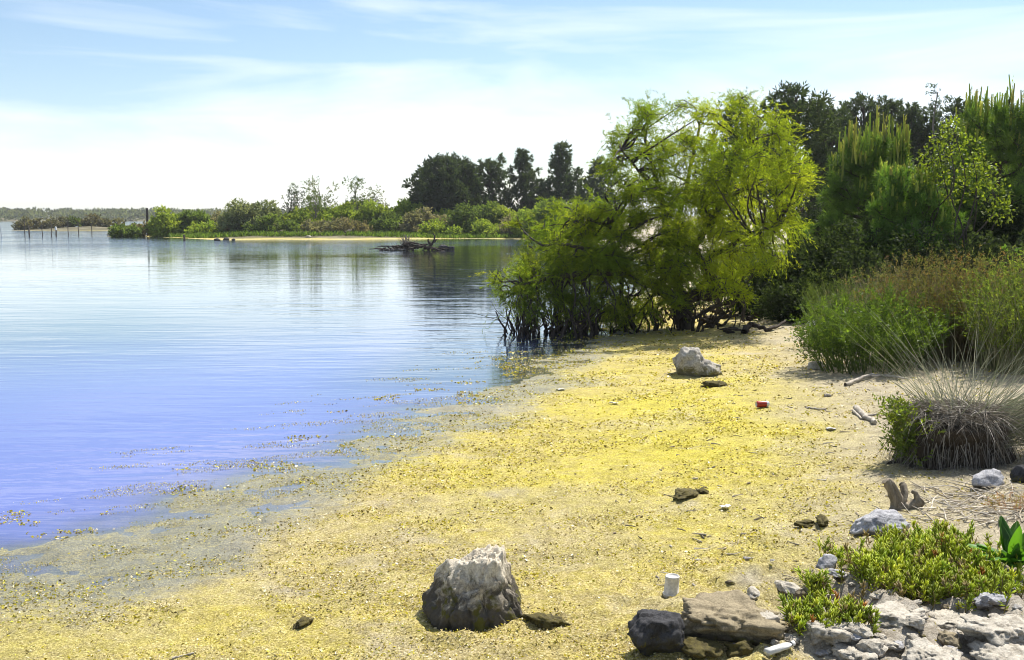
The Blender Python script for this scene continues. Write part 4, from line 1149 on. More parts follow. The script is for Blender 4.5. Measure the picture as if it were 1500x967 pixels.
# ------------------------------------------------------------------ stones
def rock(name, label, p, dims, seed, mat, planes=14, sub=5, rough=0.06, fine=0.02, rot=0.0, taper=0.0, extra=None, cat="stone", group=None, sink=0.12, top=None):
    rng = np.random.default_rng(seed)
    bm = bmesh.new()
    bmesh.ops.create_icosphere(bm, subdivisions=sub, radius=1.0)
    V = np.array([v.co[:] for v in bm.verts]); F = np.array([[v.index for v in f.verts] for f in bm.faces])
    bm.free()
    nrm = rand_dirs(planes, rng); hh = rng.uniform(0.72, 0.98, planes)
    if extra is not None:
        nrm = np.concatenate([nrm, unit(np.array([e[:3] for e in extra], float))]); hh = np.concatenate([hh, [e[3] for e in extra]])
    dot = V @ nrm.T
    rad_ = np.min(np.where(dot > 0.05, hh / np.maximum(dot, 0.05), 9), 1)
    rad_ = np.minimum(rad_, 1.15)
    Q = V * rad_[:, None]
    k = 2.3
    Q = Q * (1 + rough * fbm(Q[:, 0] * k + seed, Q[:, 1] * k, Q[:, 2] * k, 4, seed)[:, None]
             - fine * 2.0 * np.maximum(0, 0.25 - abs(fbm(Q[:, 0] * 2.7, Q[:, 1] * 2.7 + seed, Q[:, 2] * 1.6, 3, seed + 5)))[:, None] * 4
             + fine * 1.6 * abs(fbm(Q[:, 0] * 6, Q[:, 1] * 6, Q[:, 2] * 4, 4, seed + 9))[:, None])
    if taper: Q[:, :2] *= (1 - taper * Q[:, 2:3])
    if top is not None: Q = top(Q)
    Q = Q * np.asarray(dims) * 0.5
    c, s_ = math.cos(rot), math.sin(rot)
    Q[:, :2] = Q[:, :2] @ np.array([[c, s_], [-s_, c]])
    Q[:, 2] += dims[2] * (0.5 - sink)
    m = MB().add(Q, F)
    o = m.build(name, mat, None, (0, 0, 0), True)
    if name == 'pebble':
        o.data.polygons.foreach_set('use_smooth', np.zeros(len(o.data.polygons), bool))
    o.location = tuple(float(q) for q in p)
    return tag(o, label, cat, group)

RM_big = rock_mat("chalky_stone_dark_foot", (0.62, 0.56, 0.45), (0.36, 0.31, 0.24), (0.045, 0.038, 0.03), 0.18, 0.12, 9, 0.92, (0.09, 0.085, 0.012))  # dark foot: weed stain with painted shade mixed in
RM_mid = rock_mat("grey_white_stone", (0.40, 0.375, 0.33), (0.19, 0.175, 0.16), (0.10, 0.09, 0.04), 0.08, 0.06, 8, 0.8, (0.14, 0.13, 0.015))
RM_black = rock_mat("black_stone", (0.06, 0.06, 0.065), (0.022, 0.021, 0.022), (0.05, 0.045, 0.018), 0.02, 0.04, 22, 0.7, (0.14, 0.13, 0.02))
RM_white = rock_mat("white_limestone", (0.50, 0.46, 0.39), (0.27, 0.24, 0.19), (0.22, 0.19, 0.14), 0.0, 0.02, 20, 0.5)
RM_blue = rock_mat("bluish_limestone", (0.42, 0.42, 0.44), (0.20, 0.20, 0.22), (0.2, 0.17, 0.12), 0.01, 0.02, 14, 0.7)
RM_brown = rock_mat("earthy_ledge_stone", (0.30, 0.25, 0.16), (0.17, 0.14, 0.09), (0.08, 0.065, 0.045), 0.02, 0.02, 14, 0.7, (0.16, 0.14, 0.03))
RM_clod = rock_mat("algae_clod", (0.12, 0.10, 0.03), (0.05, 0.04, 0.02), (0.06, 0.05, 0.03), 0.0, 0.02, 40, 0.7)  # dark tone includes the shade of hollows, put into the colour

def big_top(Q):
    z = (Q[:, 2] + 1) / 2
    Q = Q.copy()
    Q[:, 2] *= 1 + 0.16 * Q[:, 0] * np.clip(z, 0, 1)       # higher at its right end
    Q[:, 0] += 0.10 * z
    return Q
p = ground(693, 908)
rock("shore_stone", "large chalky stone with weedy foot darkened by painted shade in the foreground algae", p, (0.47, 0.40, 0.55), 5, RM_big, 7, 6, 0.07, 0.055, 0.15, 0.27,
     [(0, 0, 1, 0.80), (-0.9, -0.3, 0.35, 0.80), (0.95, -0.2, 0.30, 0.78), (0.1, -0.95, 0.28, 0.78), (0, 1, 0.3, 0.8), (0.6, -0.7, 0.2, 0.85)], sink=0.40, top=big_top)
p = ground(1012, 548)
rock("shore_stone", "grey white boulder lying on the yellow algae before the tamarisk", p, (0.44, 0.40, 0.46), 12, RM_mid, 10, 5, 0.10, 0.02, 0.0, 0.15, [(0, 0, 1, 0.85), (-1, -.2, 0.2, 0.8)], sink=0.27)
p2 = ground(1032, 549)
rock("shore_stone", "low pale stone leaning against the grey white boulder", p2, (0.40, 0.30, 0.21), 15, RM_mid, 10, 5, 0.12, 0.02, 0.5, 0.1, sink=0.2)
rock("shore_stone", "jagged black stone at the bottom edge", ground(962, 950), (0.20, 0.20, 0.21), 23, RM_black, 9, 5, 0.12, 0.03, 0.3, 0.12, [(0, 0, 1, 0.7)], sink=0.2)
rock("earth_ledge", "brown earthy ledge stone with a dark hollow beneath it", ground(1062, 925), (0.38, 0.30, 0.20), 27, RM_brown, 9, 5, 0.26, 0.07, -0.2, -0.12, [(0.1, 0, 1, 0.55), (0, -1, -0.5, 0.6)], sink=0.34)
rock("limestone_block", "white square cut limestone block beside the brown ledge", ground(1119, 935), (0.15, 0.15, 0.16), 31, RM_white, 2, 5, 0.05, 0.02, 0.35, 0.05,
     [(0, 0, 1, 0.66), (1, 0, 0.05, 0.62), (-1, 0, 0.1, 0.62), (0, -1, 0.05, 0.62), (0, 1, 0, 0.62)], sink=0.2)
rock("shore_stone", "bluish white angular stone below the driftwood stump", ground(1290, 781), (0.30, 0.24, 0.17), 35, RM_blue, 10, 5, 0.10, 0.03, 0.1, 0.1, [(0, 0, 1, 0.75), (-0.5, -0.8, 0.4, 0.75)], sink=0.25)
rock("shore_stone", "small grey stone left of the green samphire", ground(1211, 834), (0.10, 0.09, 0.09), 39, RM_blue, 10, 4, 0.12, 0.03, 0.8, sink=0.25)
rock("shore_stone", "white stone at the foot of the bright green shrub", ground(1196, 541), (0.20, 0.16, 0.11), 41, RM_white, 10, 4, 0.10, 0.02, 0.2, sink=0.2)
rock("shore_stone", "grey slanted stone at the right below the rush clump", ground(1447, 712), (0.24, 0.12, 0.13), 43, RM_blue, 8, 4, 0.10, 0.02, 0.6, sink=0.25)
rock("shore_stone", "dark stone at the right edge below the rush clump", ground(1496, 706), (0.12, 0.12, 0.13), 45, RM_black, 10, 4, 0.10, 0.03, 0.4, sink=0.25)
rock("shore_stone", "grey brown rounded stone at the right end of the mossy beach strip", ground(1165, 462), (0.5, 0.3, 0.22), 46, RM_black, 10, 4, 0.1, 0.03, 0.4, sink=0.25)
# the broken limestone slab in the right corner, in several tilted plates
slabs = [(1215, 930, 0.36, 0.30, 0.13, "cracked pale limestone plate under the small samphire tuft"), (1300, 905, 0.46, 0.36, 0.10, "broad pale limestone plate below the samphire patch"),
         (1390, 915, 0.44, 0.34, 0.10, "flat pale limestone plate at the right of the broad plate"), (1470, 930, 0.40, 0.36, 0.12, "pale limestone plate at the right picture edge"),
         (1260, 965, 0.42, 0.26, 0.12, "limestone plate cut by the bottom edge"), (1370, 970, 0.46, 0.30, 0.12, "wide limestone plate at the bottom edge near the corner"), (1470, 975, 0.40, 0.30, 0.13, "corner limestone plate at the bottom right")]
for k, (u, v, a, b, c, lab) in enumerate(slabs):
    q = ground(u, v)
    a, b = a * 0.66, b * 0.66
    rock("limestone_plate", lab, q, (a, b, c), 50 + k, RM_white, 14, 5, 0.24, 0.09, 0.3 * k, 0.0, [(0.1, 0.1, 1, 0.5)], sink=0.42, group="broken limestone plates in the corner")
rng = np.random.default_rng(61)
for k in range(110):
    u, v = (rng.uniform(1150, 1500), rng.uniform(865, 967)) if k < 85 else (rng.uniform(1000, 1260), rng.uniform(800, 965))
    q = ground(u, v); s_ = 0.018 + 0.065 * rng.uniform(0, 1) ** 2
    where = "among the limestone plates in the corner" if u > 1260 and v > 860 else "round the small samphire tuft at the bottom edge" if u > 1140 and v > 850 else "beside the brown earthy ledge stone" if v > 880 else "on the beach between the cup and the samphire"
    rock("pebble", ["small pale stone ", "small bluish grey stone ", "small brown stone "][k % 3] + where, q, (s_ * rng.uniform(1, 1.8), s_, s_ * rng.uniform(0.4, 0.7)), 100 + k, [RM_white, RM_blue, RM_brown][k % 3], 5, 3, 0.22, 0.04, rng.uniform(0, 3), sink=0.2, group="small stones in the right foreground")
clods = [(1044, 566, 0.26, 0.10, "dark rimmed algae clod below the grey white boulder"), (1003, 727, 0.22, 0.07, "dark weed clump in the open algae"), (1030, 722, 0.12, 0.05, "smaller dark weed clump beside the open one"),
         (798, 915, 0.17, 0.07, "weed clump right of the large chalky stone"), (1180, 772, 0.11, 0.06, "dark dug clod left of the bluish stone"), (1205, 768, 0.12, 0.07, "second dug clod beside the bluish stone"),
         (1020, 955, 0.2, 0.08, "weedy clod right of the jagged black stone"), (1085, 958, 0.12, 0.08, "dark clod in front of the white block"), (445, 915, 0.10, 0.04, "dark weed scrap in the left foreground")]
for k, (u, v, w_, h_, lab) in enumerate(clods):
    rock("algae_clod", lab, ground(u, v), (w_, w_ * 0.6, h_ * 0.75), 200 + k, RM_clod, 12, 4, 0.3, 0.08, k * 0.9, sink=0.2, cat="clod", group="clods of dried weed on the beach")

# ------------------------------------------------------------------ litter, driftwood
def lathe(prof, n=28):
    V, F = [], []
    for r, z in prof:
        for j in range(n):
            a = 2 * math.pi * j / n
            V.append((r * math.cos(a), r * math.sin(a), z))
    for i in range(len(prof) - 1):
        for j in range(n):
            F.append([i * n + j, i * n + (j + 1) % n, (i + 1) * n + (j + 1) % n, (i + 1) * n + j])
    return np.array(V), np.array(F)

p = ground(983, 870)
cup = thing("plastic_cup", p, "upturned white plastic cup standing in the algae", "cup")
V, F = lathe([(0.037, -0.01), (0.0375, 0.0), (0.0375, 0.006), (0.0355, 0.008), (0.0325, 0.074), (0.0335, 0.078), (0.0335, 0.086), (0.0315, 0.089), (0.0295, 0.088), (0.0285, 0.083), (0.0, 0.0825)])
V[:, 0] += 0.06 * V[:, 2]
MB().add(V, F, (0.58, 0.56, 0.52)).build("cup_body", M_tint, cup, (0, 0, 0), True)
V, F = lathe([(0.0372, 0.0), (0.0395, 0.001), (0.0395, 0.005), (0.0372, 0.006)])
MB().add(V, F, (0.66, 0.65, 0.62)).build("rim", M_tint, cup, (0, 0, 0), True)

p = ground(1117, 597)
can = thing("drink_can", p + np.array([0, 0, 0.033]), "red drink can lying on the yellow algae", "can")
can.rotation_euler = (0, R(90), R(12)); can.scale = (0.9, 0.9, 0.9)
V, F = lathe([(0.024, -0.072), (0.030, -0.066), (0.033, -0.058), (0.033, 0.034)])
V[:, :2] *= (1 - 0.10 * np.exp(-((V[:, 2:3] - 0.0) / 0.02) ** 2))
MB().add(V, F, (0.34, 0.022, 0.01)).build("can_body", tint_mat("red_can_paint", 0.35, 0.5), can, (0, 0, 0), True)
V, F = lathe([(0.033, 0.034), (0.0335, 0.046), (0.032, 0.056), (0.0265, 0.064), (0.027, 0.067), (0.025, 0.067), (0.024, 0.062), (0.0, 0.062)])
MB().add(V, F, (0.62, 0.62, 0.62)).build("can_end", tint_mat("bare_aluminium", 0.3, 0.8), can, (0, 0, 0), True)
V, F = lathe([(0.024, -0.072), (0.019, -0.066), (0.0, -0.062)])
MB().add(V, F, (0.5, 0.5, 0.5)).build("can_base", M_tint, can, (0, 0, 0), True)

# crushed clear white bottle at the bottom edge
p = ground(1142, 957)
bt = thing("plastic_bottle", p + np.array([0, 0, 0.022]), "crushed white plastic bottle lying before the limestone block", "bottle")
bt.rotation_euler = (0, R(84), R(24))
V, F = lathe([(0.0, -0.085), (0.022, -0.084), (0.027, -0.075), (0.025, -0.05), (0.027, -0.02), (0.024, 0.01), (0.026, 0.03), (0.02, 0.055), (0.011, 0.07), (0.011, 0.08)])
V *= 0.78; V[:, 0] *= 0.6; V += 0.004 * np.stack([fbm(V[:, 0] * 60, V[:, 1] * 60, V[:, 2] * 60, 2, 3)] * 3, 1)
MB().add(V, F, (0.5, 0.49, 0.46)).build("bottle_body", tint_mat("worn_plastic", 0.4, 0.5), bt, (0, 0, 0), True)
V, F = lathe([(0.0105, 0.056), (0.0105, 0.069), (0.0, 0.070)])
MB().add(V, F, (0.6, 0.6, 0.58)).build("cap", M_tint, bt, (0, 0, 0), True)

def flat_scrap(label, u, v, L, W, seed, col, name="plastic_scrap", cat="litter"):
    rng = np.random.default_rng(seed)
    p = ground(u, v)
    n, m_ = 12, 6
    V, F = [], []
    for i in range(n):
        for j in range(m_):
            x, y = (i / (n - 1) - 0.5) * L, (j / (m_ - 1) - 0.5) * W
            V.append((x, y * (1 - 0.4 * abs(2 * x / L)), 0.012 + 0.16 * W * vnoise([i * 0.6 + seed], [j * 0.9])[0]))
    V = np.array(V); V2 = V + np.array([0, 0, 0.004])
    k = len(V)
    for i in range(n - 1):
        for j in range(m_ - 1):
            a, b, c, d = i * m_ + j, (i + 1) * m_ + j, (i + 1) * m_ + j + 1, i * m_ + j + 1
            F += [[a + k, b + k, c + k, d + k], [d, c, b, a]]
    for i in range(n - 1):
        F += [[i * m_, (i + 1) * m_, (i + 1) * m_ + k, i * m_ + k], [(i + 1) * m_ + m_ - 1, i * m_ + m_ - 1, i * m_ + m_ - 1 + k, (i + 1) * m_ + m_ - 1 + k]]
    for j in range(m_ - 1):
        e = (n - 1) * m_
        F += [[j + 1, j, j + k, j + 1 + k], [e + j, e + j + 1, e + j + 1 + k, e + j + k]]
    o = MB().add(np.concatenate([V, V2]), F, col).build(name, M_tint, None, (0, 0, 0), True)
    o.location = tuple(float(q) for q in p); o.rotation_euler = (0, 0, rng.uniform(-0.6, 0.6))
    tag(o, label, cat)
flat_scrap("white scrap in the wet algae near the tamarisk shallows", 821, 572, 0.10, 0.05, 1, (0.6, 0.6, 0.6))
flat_scrap("small bluish white scrap right of the red can", 1217, 630, 0.08, 0.045, 2, (0.5, 0.5, 0.55))
flat_scrap("pale crumpled scrap in the yellow algae left of the boulder", 899, 592, 0.09, 0.05, 3, (0.5, 0.48, 0.45))
flat_scrap("flat white chip in the algae above the cup", 1062, 745, 0.07, 0.05, 4, (0.75, 0.72, 0.66))

def stick(label, pts_px, r0, r1, seed, mat=None, lift=0.0, name="driftwood_stick", group=None, branches=0, cat="driftwood"):
    rng = np.random.default_rng(seed)
    P = [ground(u, v) + np.array([0, 0, r0 * 0.7 + lift * (i % 2)]) for i, (u, v) in enumerate(pts_px)]
    m = MB(); path = catmull(P, 7)
    path[1:-1] += rng.normal(size=(len(path) - 2, 3)) * r0 * 0.25
    tube(m, path, r0, r1, 8, knob=0.10, rng=rng)
    for b in range(branches):
        q = path[int(len(path) * rng.uniform(0.2, 0.7))]
        tube(m, wander(q, q + np.array([rng.normal() * 0.12, rng.normal() * 0.08, rng.uniform(0.0, 0.05)]), rng, 0.1, 3), r0 * 0.5, r1 * 0.4, 5)
    o = m.build(name, mat or M_drift, None, tuple(float(c) for c in P[0]), True)
    return tag(o, label, cat, group)
stick("pale driftwood stick right of the red can", [(1254, 601), (1266, 612), (1281, 622)], 0.030, 0.020, 1, name="driftwood_stick", branches=1)
stick("short pale offcut beside the driftwood stick", [(1250, 603), (1262, 615)], 0.014, 0.010, 2)
stick("grey branch lying below the bright green shrub", [(1238, 566), (1268, 556), (1300, 553), (1330, 560)], 0.022, 0.010, 3, branches=2, lift=0.02)
stick("white log at the far end of the beach", [(1183, 481), (1197, 480), (1206, 479)], 0.06, 0.055, 4, bark_mat("bleached_log", (0.42, 0.4, 0.37), (0.72, 0.7, 0.66), 20))
stick("thin twig at the bottom edge in the left foreground", [(252, 966), (268, 962), (284, 958)], 0.006, 0.004, 5)
stick("thin twig in the pale sand right of the red can", [(1180, 598), (1196, 600), (1210, 601)], 0.010, 0.006, 6)
stick("flat wood chip near the bright green shrub", [(1207, 581), (1216, 581)], 0.018, 0.016, 7)
stick("dark crooked branch under the thicket at the beach end", [(1090, 490), (1100, 484), (1125, 486), (1150, 478)], 0.05, 0.02, 8, M_darkwood, 0.06, branches=4)
stick("fallen dark branch in the shade right of the tamarisk roots", [(1095, 470), (1130, 466), (1180, 455)], 0.05, 0.02, 9, M_darkwood, 0.1, branches=4)

# driftwood stump
rng = np.random.default_rng(880)
p = ground(1312, 746)
stp = thing("driftwood_stump", p, "forked grey driftwood stump standing above the bluish stone", "stump")
m = MB()
k_ = p[1] / FPX
def sp(u, v, d=0.0): return at(u, v, p[1] + d)
for pts, r0, r1 in (([(1304, 756), (1312, 738), (1302, 712), (1297, 704)], 0.030, 0.022), ([(1310, 745), (1318, 733), (1306, 708), (1301, 703)], 0.026, 0.012)):
    tube(m, catmull([sp(*q) for q in pts], 6), r0, r1, 10, knob=0.10, rng=rng)
m.build("upright_prong", M_stump, stp, p, True)
m = MB(); tube(m, catmull([sp(1315, 748), sp(1322, 735, 0.02), sp(1324, 715, 0.06), sp(1320, 708, 0.08)], 6), 0.032, 0.016, 10, knob=0.12, rng=rng); m.build("back_prong", M_stump, stp, p, True)
m = MB(); tube(m, catmull([sp(1318, 746), sp(1330, 742), sp(1342, 738), sp(1350, 732)], 6), 0.028, 0.030, 10, knob=0.15, rng=rng)
tube(m, catmull([sp(1344, 738), sp(1342, 724), sp(1336, 720)], 5), 0.022, 0.010, 8, knob=0.12, rng=rng); m.build("root_knot", M_stump, stp, p, True)

# heap of dead twigs right of the stump
tg = MB(); rng = np.random.default_rng(885)
for k in range(170):
    q = ground(rng.uniform(1350, 1500), rng.uniform(712, 770))
    L = rng.uniform(0.06, 0.26); a = rng.uniform(0, 2 * math.pi)
    e = q + np.array([math.cos(a) * L, math.sin(a) * L, rng.uniform(0.0, 0.05)])
    tube(tg, wander(q + [0, 0, 0.004], e, rng, 0.08, 3), rng.uniform(0.002, 0.006), 0.0015, 5, C=mixcol([(0.5, 0.44, 0.34), (0.3, 0.25, 0.18), (0.6, 0.55, 0.48)], 1, rng)[0])
o = tg.build("debris", M_tint); o["kind"] = "stuff"; o["label"] = "pale dead twigs strewn below the rush clump"
# scattered bits of wood and weed across the beach
tg = MB(); rng = np.random.default_rng(886)
for k in range(240):
    u, v = rng.uniform(900, 1330), rng.uniform(500, 860)
    if u > 1180 and v < 560: continue
    q = ground(u, v); L = rng.uniform(0.02, 0.09); a = rng.uniform(0, 2 * math.pi)
    tube(tg, wander(q + [0, 0, 0.003], q + np.array([math.cos(a) * L, math.sin(a) * L, 0.008]), rng, 0.1, 3), rng.uniform(0.002, 0.007), 0.002, 5, C=mixcol([(0.08, 0.06, 0.04), (0.3, 0.24, 0.15), (0.5, 0.46, 0.4)], 1, rng)[0])
o = tg.build("litter", M_tint); o["kind"] = "stuff"; o["label"] = "tiny bits of wood and dark weed strewn on the beach"

# ------------------------------------------------------------------ fleshy samphire and other foreground plants
def fleshy(mb, P, D, L, W, C):
    """thick leaves as slim three sided spindles"""
    n = len(P)
    A = unit(np.cross(D, np.array([0.21, 0.37, 0.9]))); B = np.cross(D, A)
    V = [P]
    for k in range(3):
        a = 2 * math.pi * k / 3
        V.append(P + D * (L * 0.55)[:, None] + (A * math.cos(a) + B * math.sin(a)) * (W * 0.5)[:, None])
    V.append(P + D * L[:, None])
    V = np.stack(V, 1).reshape(-1, 3)
    b = (np.arange(n) * 5)[:, None]
    F = np.concatenate([b + np.array(f) for f in ([0, 2, 1], [0, 3, 2], [0, 1, 3], [1, 2, 4], [2, 3, 4], [3, 1, 4])])
    mb.add(V, F, np.repeat(C, 5, 0))

def samphire(label, spots, nshoot, hmin, hmax, seed, u, v):
    rng = np.random.default_rng(seed)
    p = ground(u, v)
    o = thing("samphire_patch", p, label, "samphire", "samphire in the right foreground")
    lf, st = MB(), MB()
    tot = sum(s[2] for s in spots)
    for (su, sv, sw) in spots:
        c = ground(su, sv)
        for k in range(int(nshoot * sw / tot)):
            q = c[:2] + rng.normal(size=2) * np.array([0.075, 0.07]) * sw
            b = np.array([q[0], q[1], H(q[0], q[1]) - 0.01])
            h = hmin + (hmax - hmin) * rng.uniform(0, 1) * (0.65 + 0.45 * vnoise([q[0] * 9], [q[1] * 9], seed=2)[0])
            e = b + np.array([rng.normal() * 0.025, rng.normal() * 0.025, h])
            tube(st, np.array([b, (b + e) / 2 + rng.normal(size=3) * 0.006, e]), 0.003, 0.0015, 4, C=(0.17, 0.14, 0.05))
            n = int(14 + 150 * h * 0.9)
            t = rng.uniform(0.12, 1, n) ** 0.75
            ax = unit(e - b)
            D = unit(rng.normal(size=(n, 3)) * 0.55 * (1.15 - 0.6 * t)[:, None] + ax * 0.9)
            col = mixcol([(0.42, 0.48, 0.04), (0.33, 0.43, 0.04), (0.50, 0.51, 0.06), (0.22, 0.31, 0.03)], 1, rng)[0]
            u_ = rng.uniform()
            if u_ < 0.012: col = np.array([0.40, 0.20, 0.04])
            elif u_ < 0.12: col = np.array([0.36, 0.30, 0.16])
            C = np.tile(col, (n, 1)) * rng.uniform(0.8, 1.15, (n, 1))
            fleshy(lf, b + (e - b) * t[:, None], D, rng.uniform(0.022, 0.045, n), rng.uniform(0.005, 0.009, n), C)
    st.build("stems", M_tint, o, p); lf.build("foliage", M_glossy, o, p, True)
    return o
samphire("large patch of bright green fleshy samphire in the right foreground", [(1270, 845, 1.0), (1320, 830, 1.2), (1370, 830, 1.3), (1420, 845, 1.2), (1455, 868, 0.9), (1300, 868, 1.0), (1350, 870, 1.1), (1400, 872, 1.1), (1330, 805, 0.9), (1390, 805, 1.0), (1245, 830, 0.6)], 640, 0.035, 0.17, 901, 1350, 850)
samphire("small samphire tuft on the pale limestone at the bottom edge", [(1180, 905, 0.6), (1215, 918, 0.8), (1250, 912, 0.6), (1165, 920, 0.4)], 130, 0.04, 0.10, 902, 1210, 915)
samphire("tiny samphire sprig left of the large green patch", [(1196, 868, 0.45)], 34, 0.04, 0.08, 903, 1196, 868)

# dark green broad leaved dock at the right edge
rng = np.random.default_rng(920)
p = ground(1482, 838)
o = thing("broadleaf_plant", p, "glossy broad leaved green plant at the right picture edge", "plant")
for k in range(34):
    a = rng.uniform(0, 2 * math.pi); el = rng.uniform(0.35, 1.3)
    D = np.array([math.cos(a) * math.cos(el), math.sin(a) * math.cos(el), math.sin(el)])
    L = rng.uniform(0.14, 0.28); W = L * rng.uniform(0.2, 0.27)
    S = unit(np.cross(D, [0, 0, 1.0])); U = np.cross(S, D)
    V, F = [], []
    n = 9
    for i in range(n):
        t = i / (n - 1)
        wv = W * 0.5 * (math.sin(math.pi * min(1, t * 0.93 + 0.06)) ** 0.8)
        c = p + np.array([rng.normal() * 0, 0, 0.02]) + D * L * t - np.array([0, 0, 1]) * L * 0.35 * t * t * math.cos(el)
        for j in (-1, -0.5, 0, 0.5, 1):
            V.append(c + S * wv * j + U * (abs(j) * wv * 0.35 + 0.006 * math.sin(7 * t * j + k)))
    for i in range(n - 1):
        for j in range(4):
            F.append([i * 5 + j, i * 5 + j + 1, (i + 1) * 5 + j + 1, (i + 1) * 5 + j])
    MB().add(V, F, mixcol([(0.07, 0.20, 0.02), (0.05, 0.13, 0.02), (0.11, 0.26, 0.03)], 1, rng)[0]).build("leaf", M_glossy, o, p, True)
tussock("dry_plant", "reddish dry stalks at the right edge above the broad leaved plant", 1490, 742, 0.28, 0.2, 0.14, 931, [(0.4, 0.24, 0.16), (0.3, 0.18, 0.1)], 220, 0.004, 0.6, 0.1, 120, (0.012, 0.004), [(0.35, 0.18, 0.1), (0.2, 0.2, 0.06)], cat="plant")

# ------------------------------------------------------------------ driftwood islet, posts, far beach debris
rng = np.random.default_rng(940)
c = plane(605, 366.5)
isl = thing("driftwood_islet", c, "low islet of tangled dark driftwood in the open water", "driftwood heap")
m = MB()
for k in range(90):
    x = rng.normal() * 0.95 - 0.2
    b = c + np.array([x, rng.normal() * 0.25, rng.uniform(-0.05, 0.38) * math.exp(-(x / 1.4) ** 2)])
    e = b + np.array([rng.normal() * 0.55, rng.normal() * 0.2, rng.normal() * 0.10])
    tube(m, wander(b, e, rng, 0.08, 3), rng.uniform(0.03, 0.08), 0.02, 5, knob=0.15, rng=rng)
o = m.build("driftwood_tangle", M_darkwood, isl, c); o["kind"] = "stuff"
m = MB()
for k in range(40):
    b = c + np.array([-0.35 + rng.normal() * 0.12, rng.normal() * 0.1, 0.2])
    tube(m, wander(b, b + np.array([rng.normal() * 0.22, rng.normal() * 0.2, rng.uniform(0.3, 0.75)]), rng, 0.05, 3), 0.018, 0.007, 4)
m.build("dry_tuft", M_bark_grey, isl, c)
m = MB()
for pts in ([(0.85, 0), (1.0, 0.25), (1.2, 0.5), (1.25, 0.8), (1.18, 0.95)], [(1.05, 0.3), (0.9, 0.5), (0.88, 0.65)], [(1.2, 0.5), (1.4, 0.62)]):
    tube(m, catmull([c + np.array([x, 0, z]) for x, z in pts], 5), 0.10, 0.03, 7, knob=0.15, rng=rng)
m.build("upright_branch", M_darkwood, isl, c, True)
for (u, v, s_, lab) in [(650, 365.5, 0.35, "dark driftwood lump right of the driftwood islet"), (661, 366, 0.25, "small dark lump at the right end of the driftwood islet")]:
    q = plane(u, v, 0)
    rock("shore_stone", lab, q, (s_ * 1.6, s_, s_ * 1.1), 950 + int(u), RM_black, 9, 4, 0.2, 0.05, sink=0.3)
for k in range(5):
    q = plane(568 + k * 6, 367 + 0.3 * (k % 2), 0)
    rock("shore_stone", "low dark stone at the left end of the driftwood islet", q, (0.28, 0.22, 0.17), 960 + k, RM_black, 9, 3, 0.2, 0.05, k, sink=0.35, group="low stones of the driftwood islet")

def post(label, u, vb, vt, r, seed, col, lean=0.0, name="wooden_pole", group="poles standing in the water", cap=None):
    rng = np.random.default_rng(seed)
    p = plane(u, vb, 0.0)
    t = at(u, vt, p[1]); h = t[2]
    o = thing(name, p, label, "pole", group)
    m = MB(); path = np.array([p + np.array([lean * h * f, 0, -0.4 + (h + 0.4) * f]) + rng.normal(size=3) * 0.008 for f in np.linspace(0, 1, 7)])
    tube(m, path, r, r * 0.8, 7, C=col, knob=0.06, rng=rng); m.build("shaft", M_tint, o, p, True)
    if cap:
        m = MB(); tube(m, np.array([path[-1] - [0, 0, cap], path[-1] + [0, 0, 0.02]]), r * 1.25, r * 1.2, 8, C=(0.75, 0.75, 0.73)); m.build("pole_cap", M_tint, o, p, True)
    return o
BR = (0.10, 0.085, 0.07)
for k, (u, vb, vt, lean, cap, lab) in enumerate([(3, 347.5, 325, -0.12, 0, "leaning pale pole at the left picture edge"), (36.5, 346.5, 324, 0, 0, "thin tall pole first of the row in the water"), (43, 346.5, 332, 0, 0, "short thick pole beside the first thin pole"),
        (62, 346, 328, 0.02, 0, "thin pole third in the row"), (75.5, 346.5, 322, 0.02, 0, "tall thin pole left of the white capped pole"), (82.5, 346, 333, 0, 0.3, "dark pole with a white top in the water"), (100, 345.5, 324, 0.01, 0, "thin pole right of the white capped pole"),
        (115, 345.5, 325, 0.02, 0, "pole standing where the low spit begins"), (134.5, 345.5, 329, 0.03, 0, "last thin pole before the bank tip")]):
    post(lab, u, vb, vt, 0.08 if cap or k == 2 else 0.045, 970 + k, BR if k else (0.35, 0.38, 0.4), lean, cap=cap)
p = at(216.5, 345, 101); p[2] = H(p[0], p[1])
o = thing("dark_post", p, "tall dark post standing behind the bank tip bushes", "post")
m = MB(); h = at(216.5, 305, 101)[2]; 
tube(m, np.array([p - [0, 0, .2], p + [0, 0, h * 0.5], p + [0.02, 0, h - p[2]]]), 0.11, 0.10, 8, C=(0.04, 0.035, 0.035)); m.build("shaft", M_tint, o, p, True)
# short stakes and stones at the far waterline
stick("bleached white log on the far beach", [(640, 345.2), (664, 346.0), (690, 346.6)], 0.16, 0.10, 990, bark_mat("far_bleached_log", (0.5, 0.48, 0.45), (0.75, 0.73, 0.7), 4), 0.0, name="driftwood_log")
for k, (u, v, s_, m_, lab) in enumerate([(163, 346.5, 0.9, RM_white, "pale stone heap piece left at the bank tip"), (180, 346, 1.1, RM_white, "large pale stone at the bank tip"), (172, 347, 0.6, RM_blue, "smaller grey stone between the pale stones at the bank tip"),
        (318, 352.5, 0.45, RM_black, "dark stone in the water off the far bank"), (331, 351.8, 0.5, RM_black, "larger dark stone beside the far stake"), (342, 352.2, 0.4, RM_black, "right dark stone off the far bank"), (330, 347, 0.6, RM_white, "pale stone on the far beach by the herbs"), (452, 350, 0.45, RM_white, "white pebble bank stone on the far beach"), (512, 348, 0.6, RM_white, "pale stone on the far beach left of the round pine")]):
    q = plane(u, v, 0); q[2] = max(q[2], H(q[0], q[1]))
    rock("far_stone", lab, q, (s_, s_ * 0.7, s_ * 0.5), 700 + k, m_, 9, 4, 0.15, 0.05, k, sink=0.25, group="stones along the far bank")
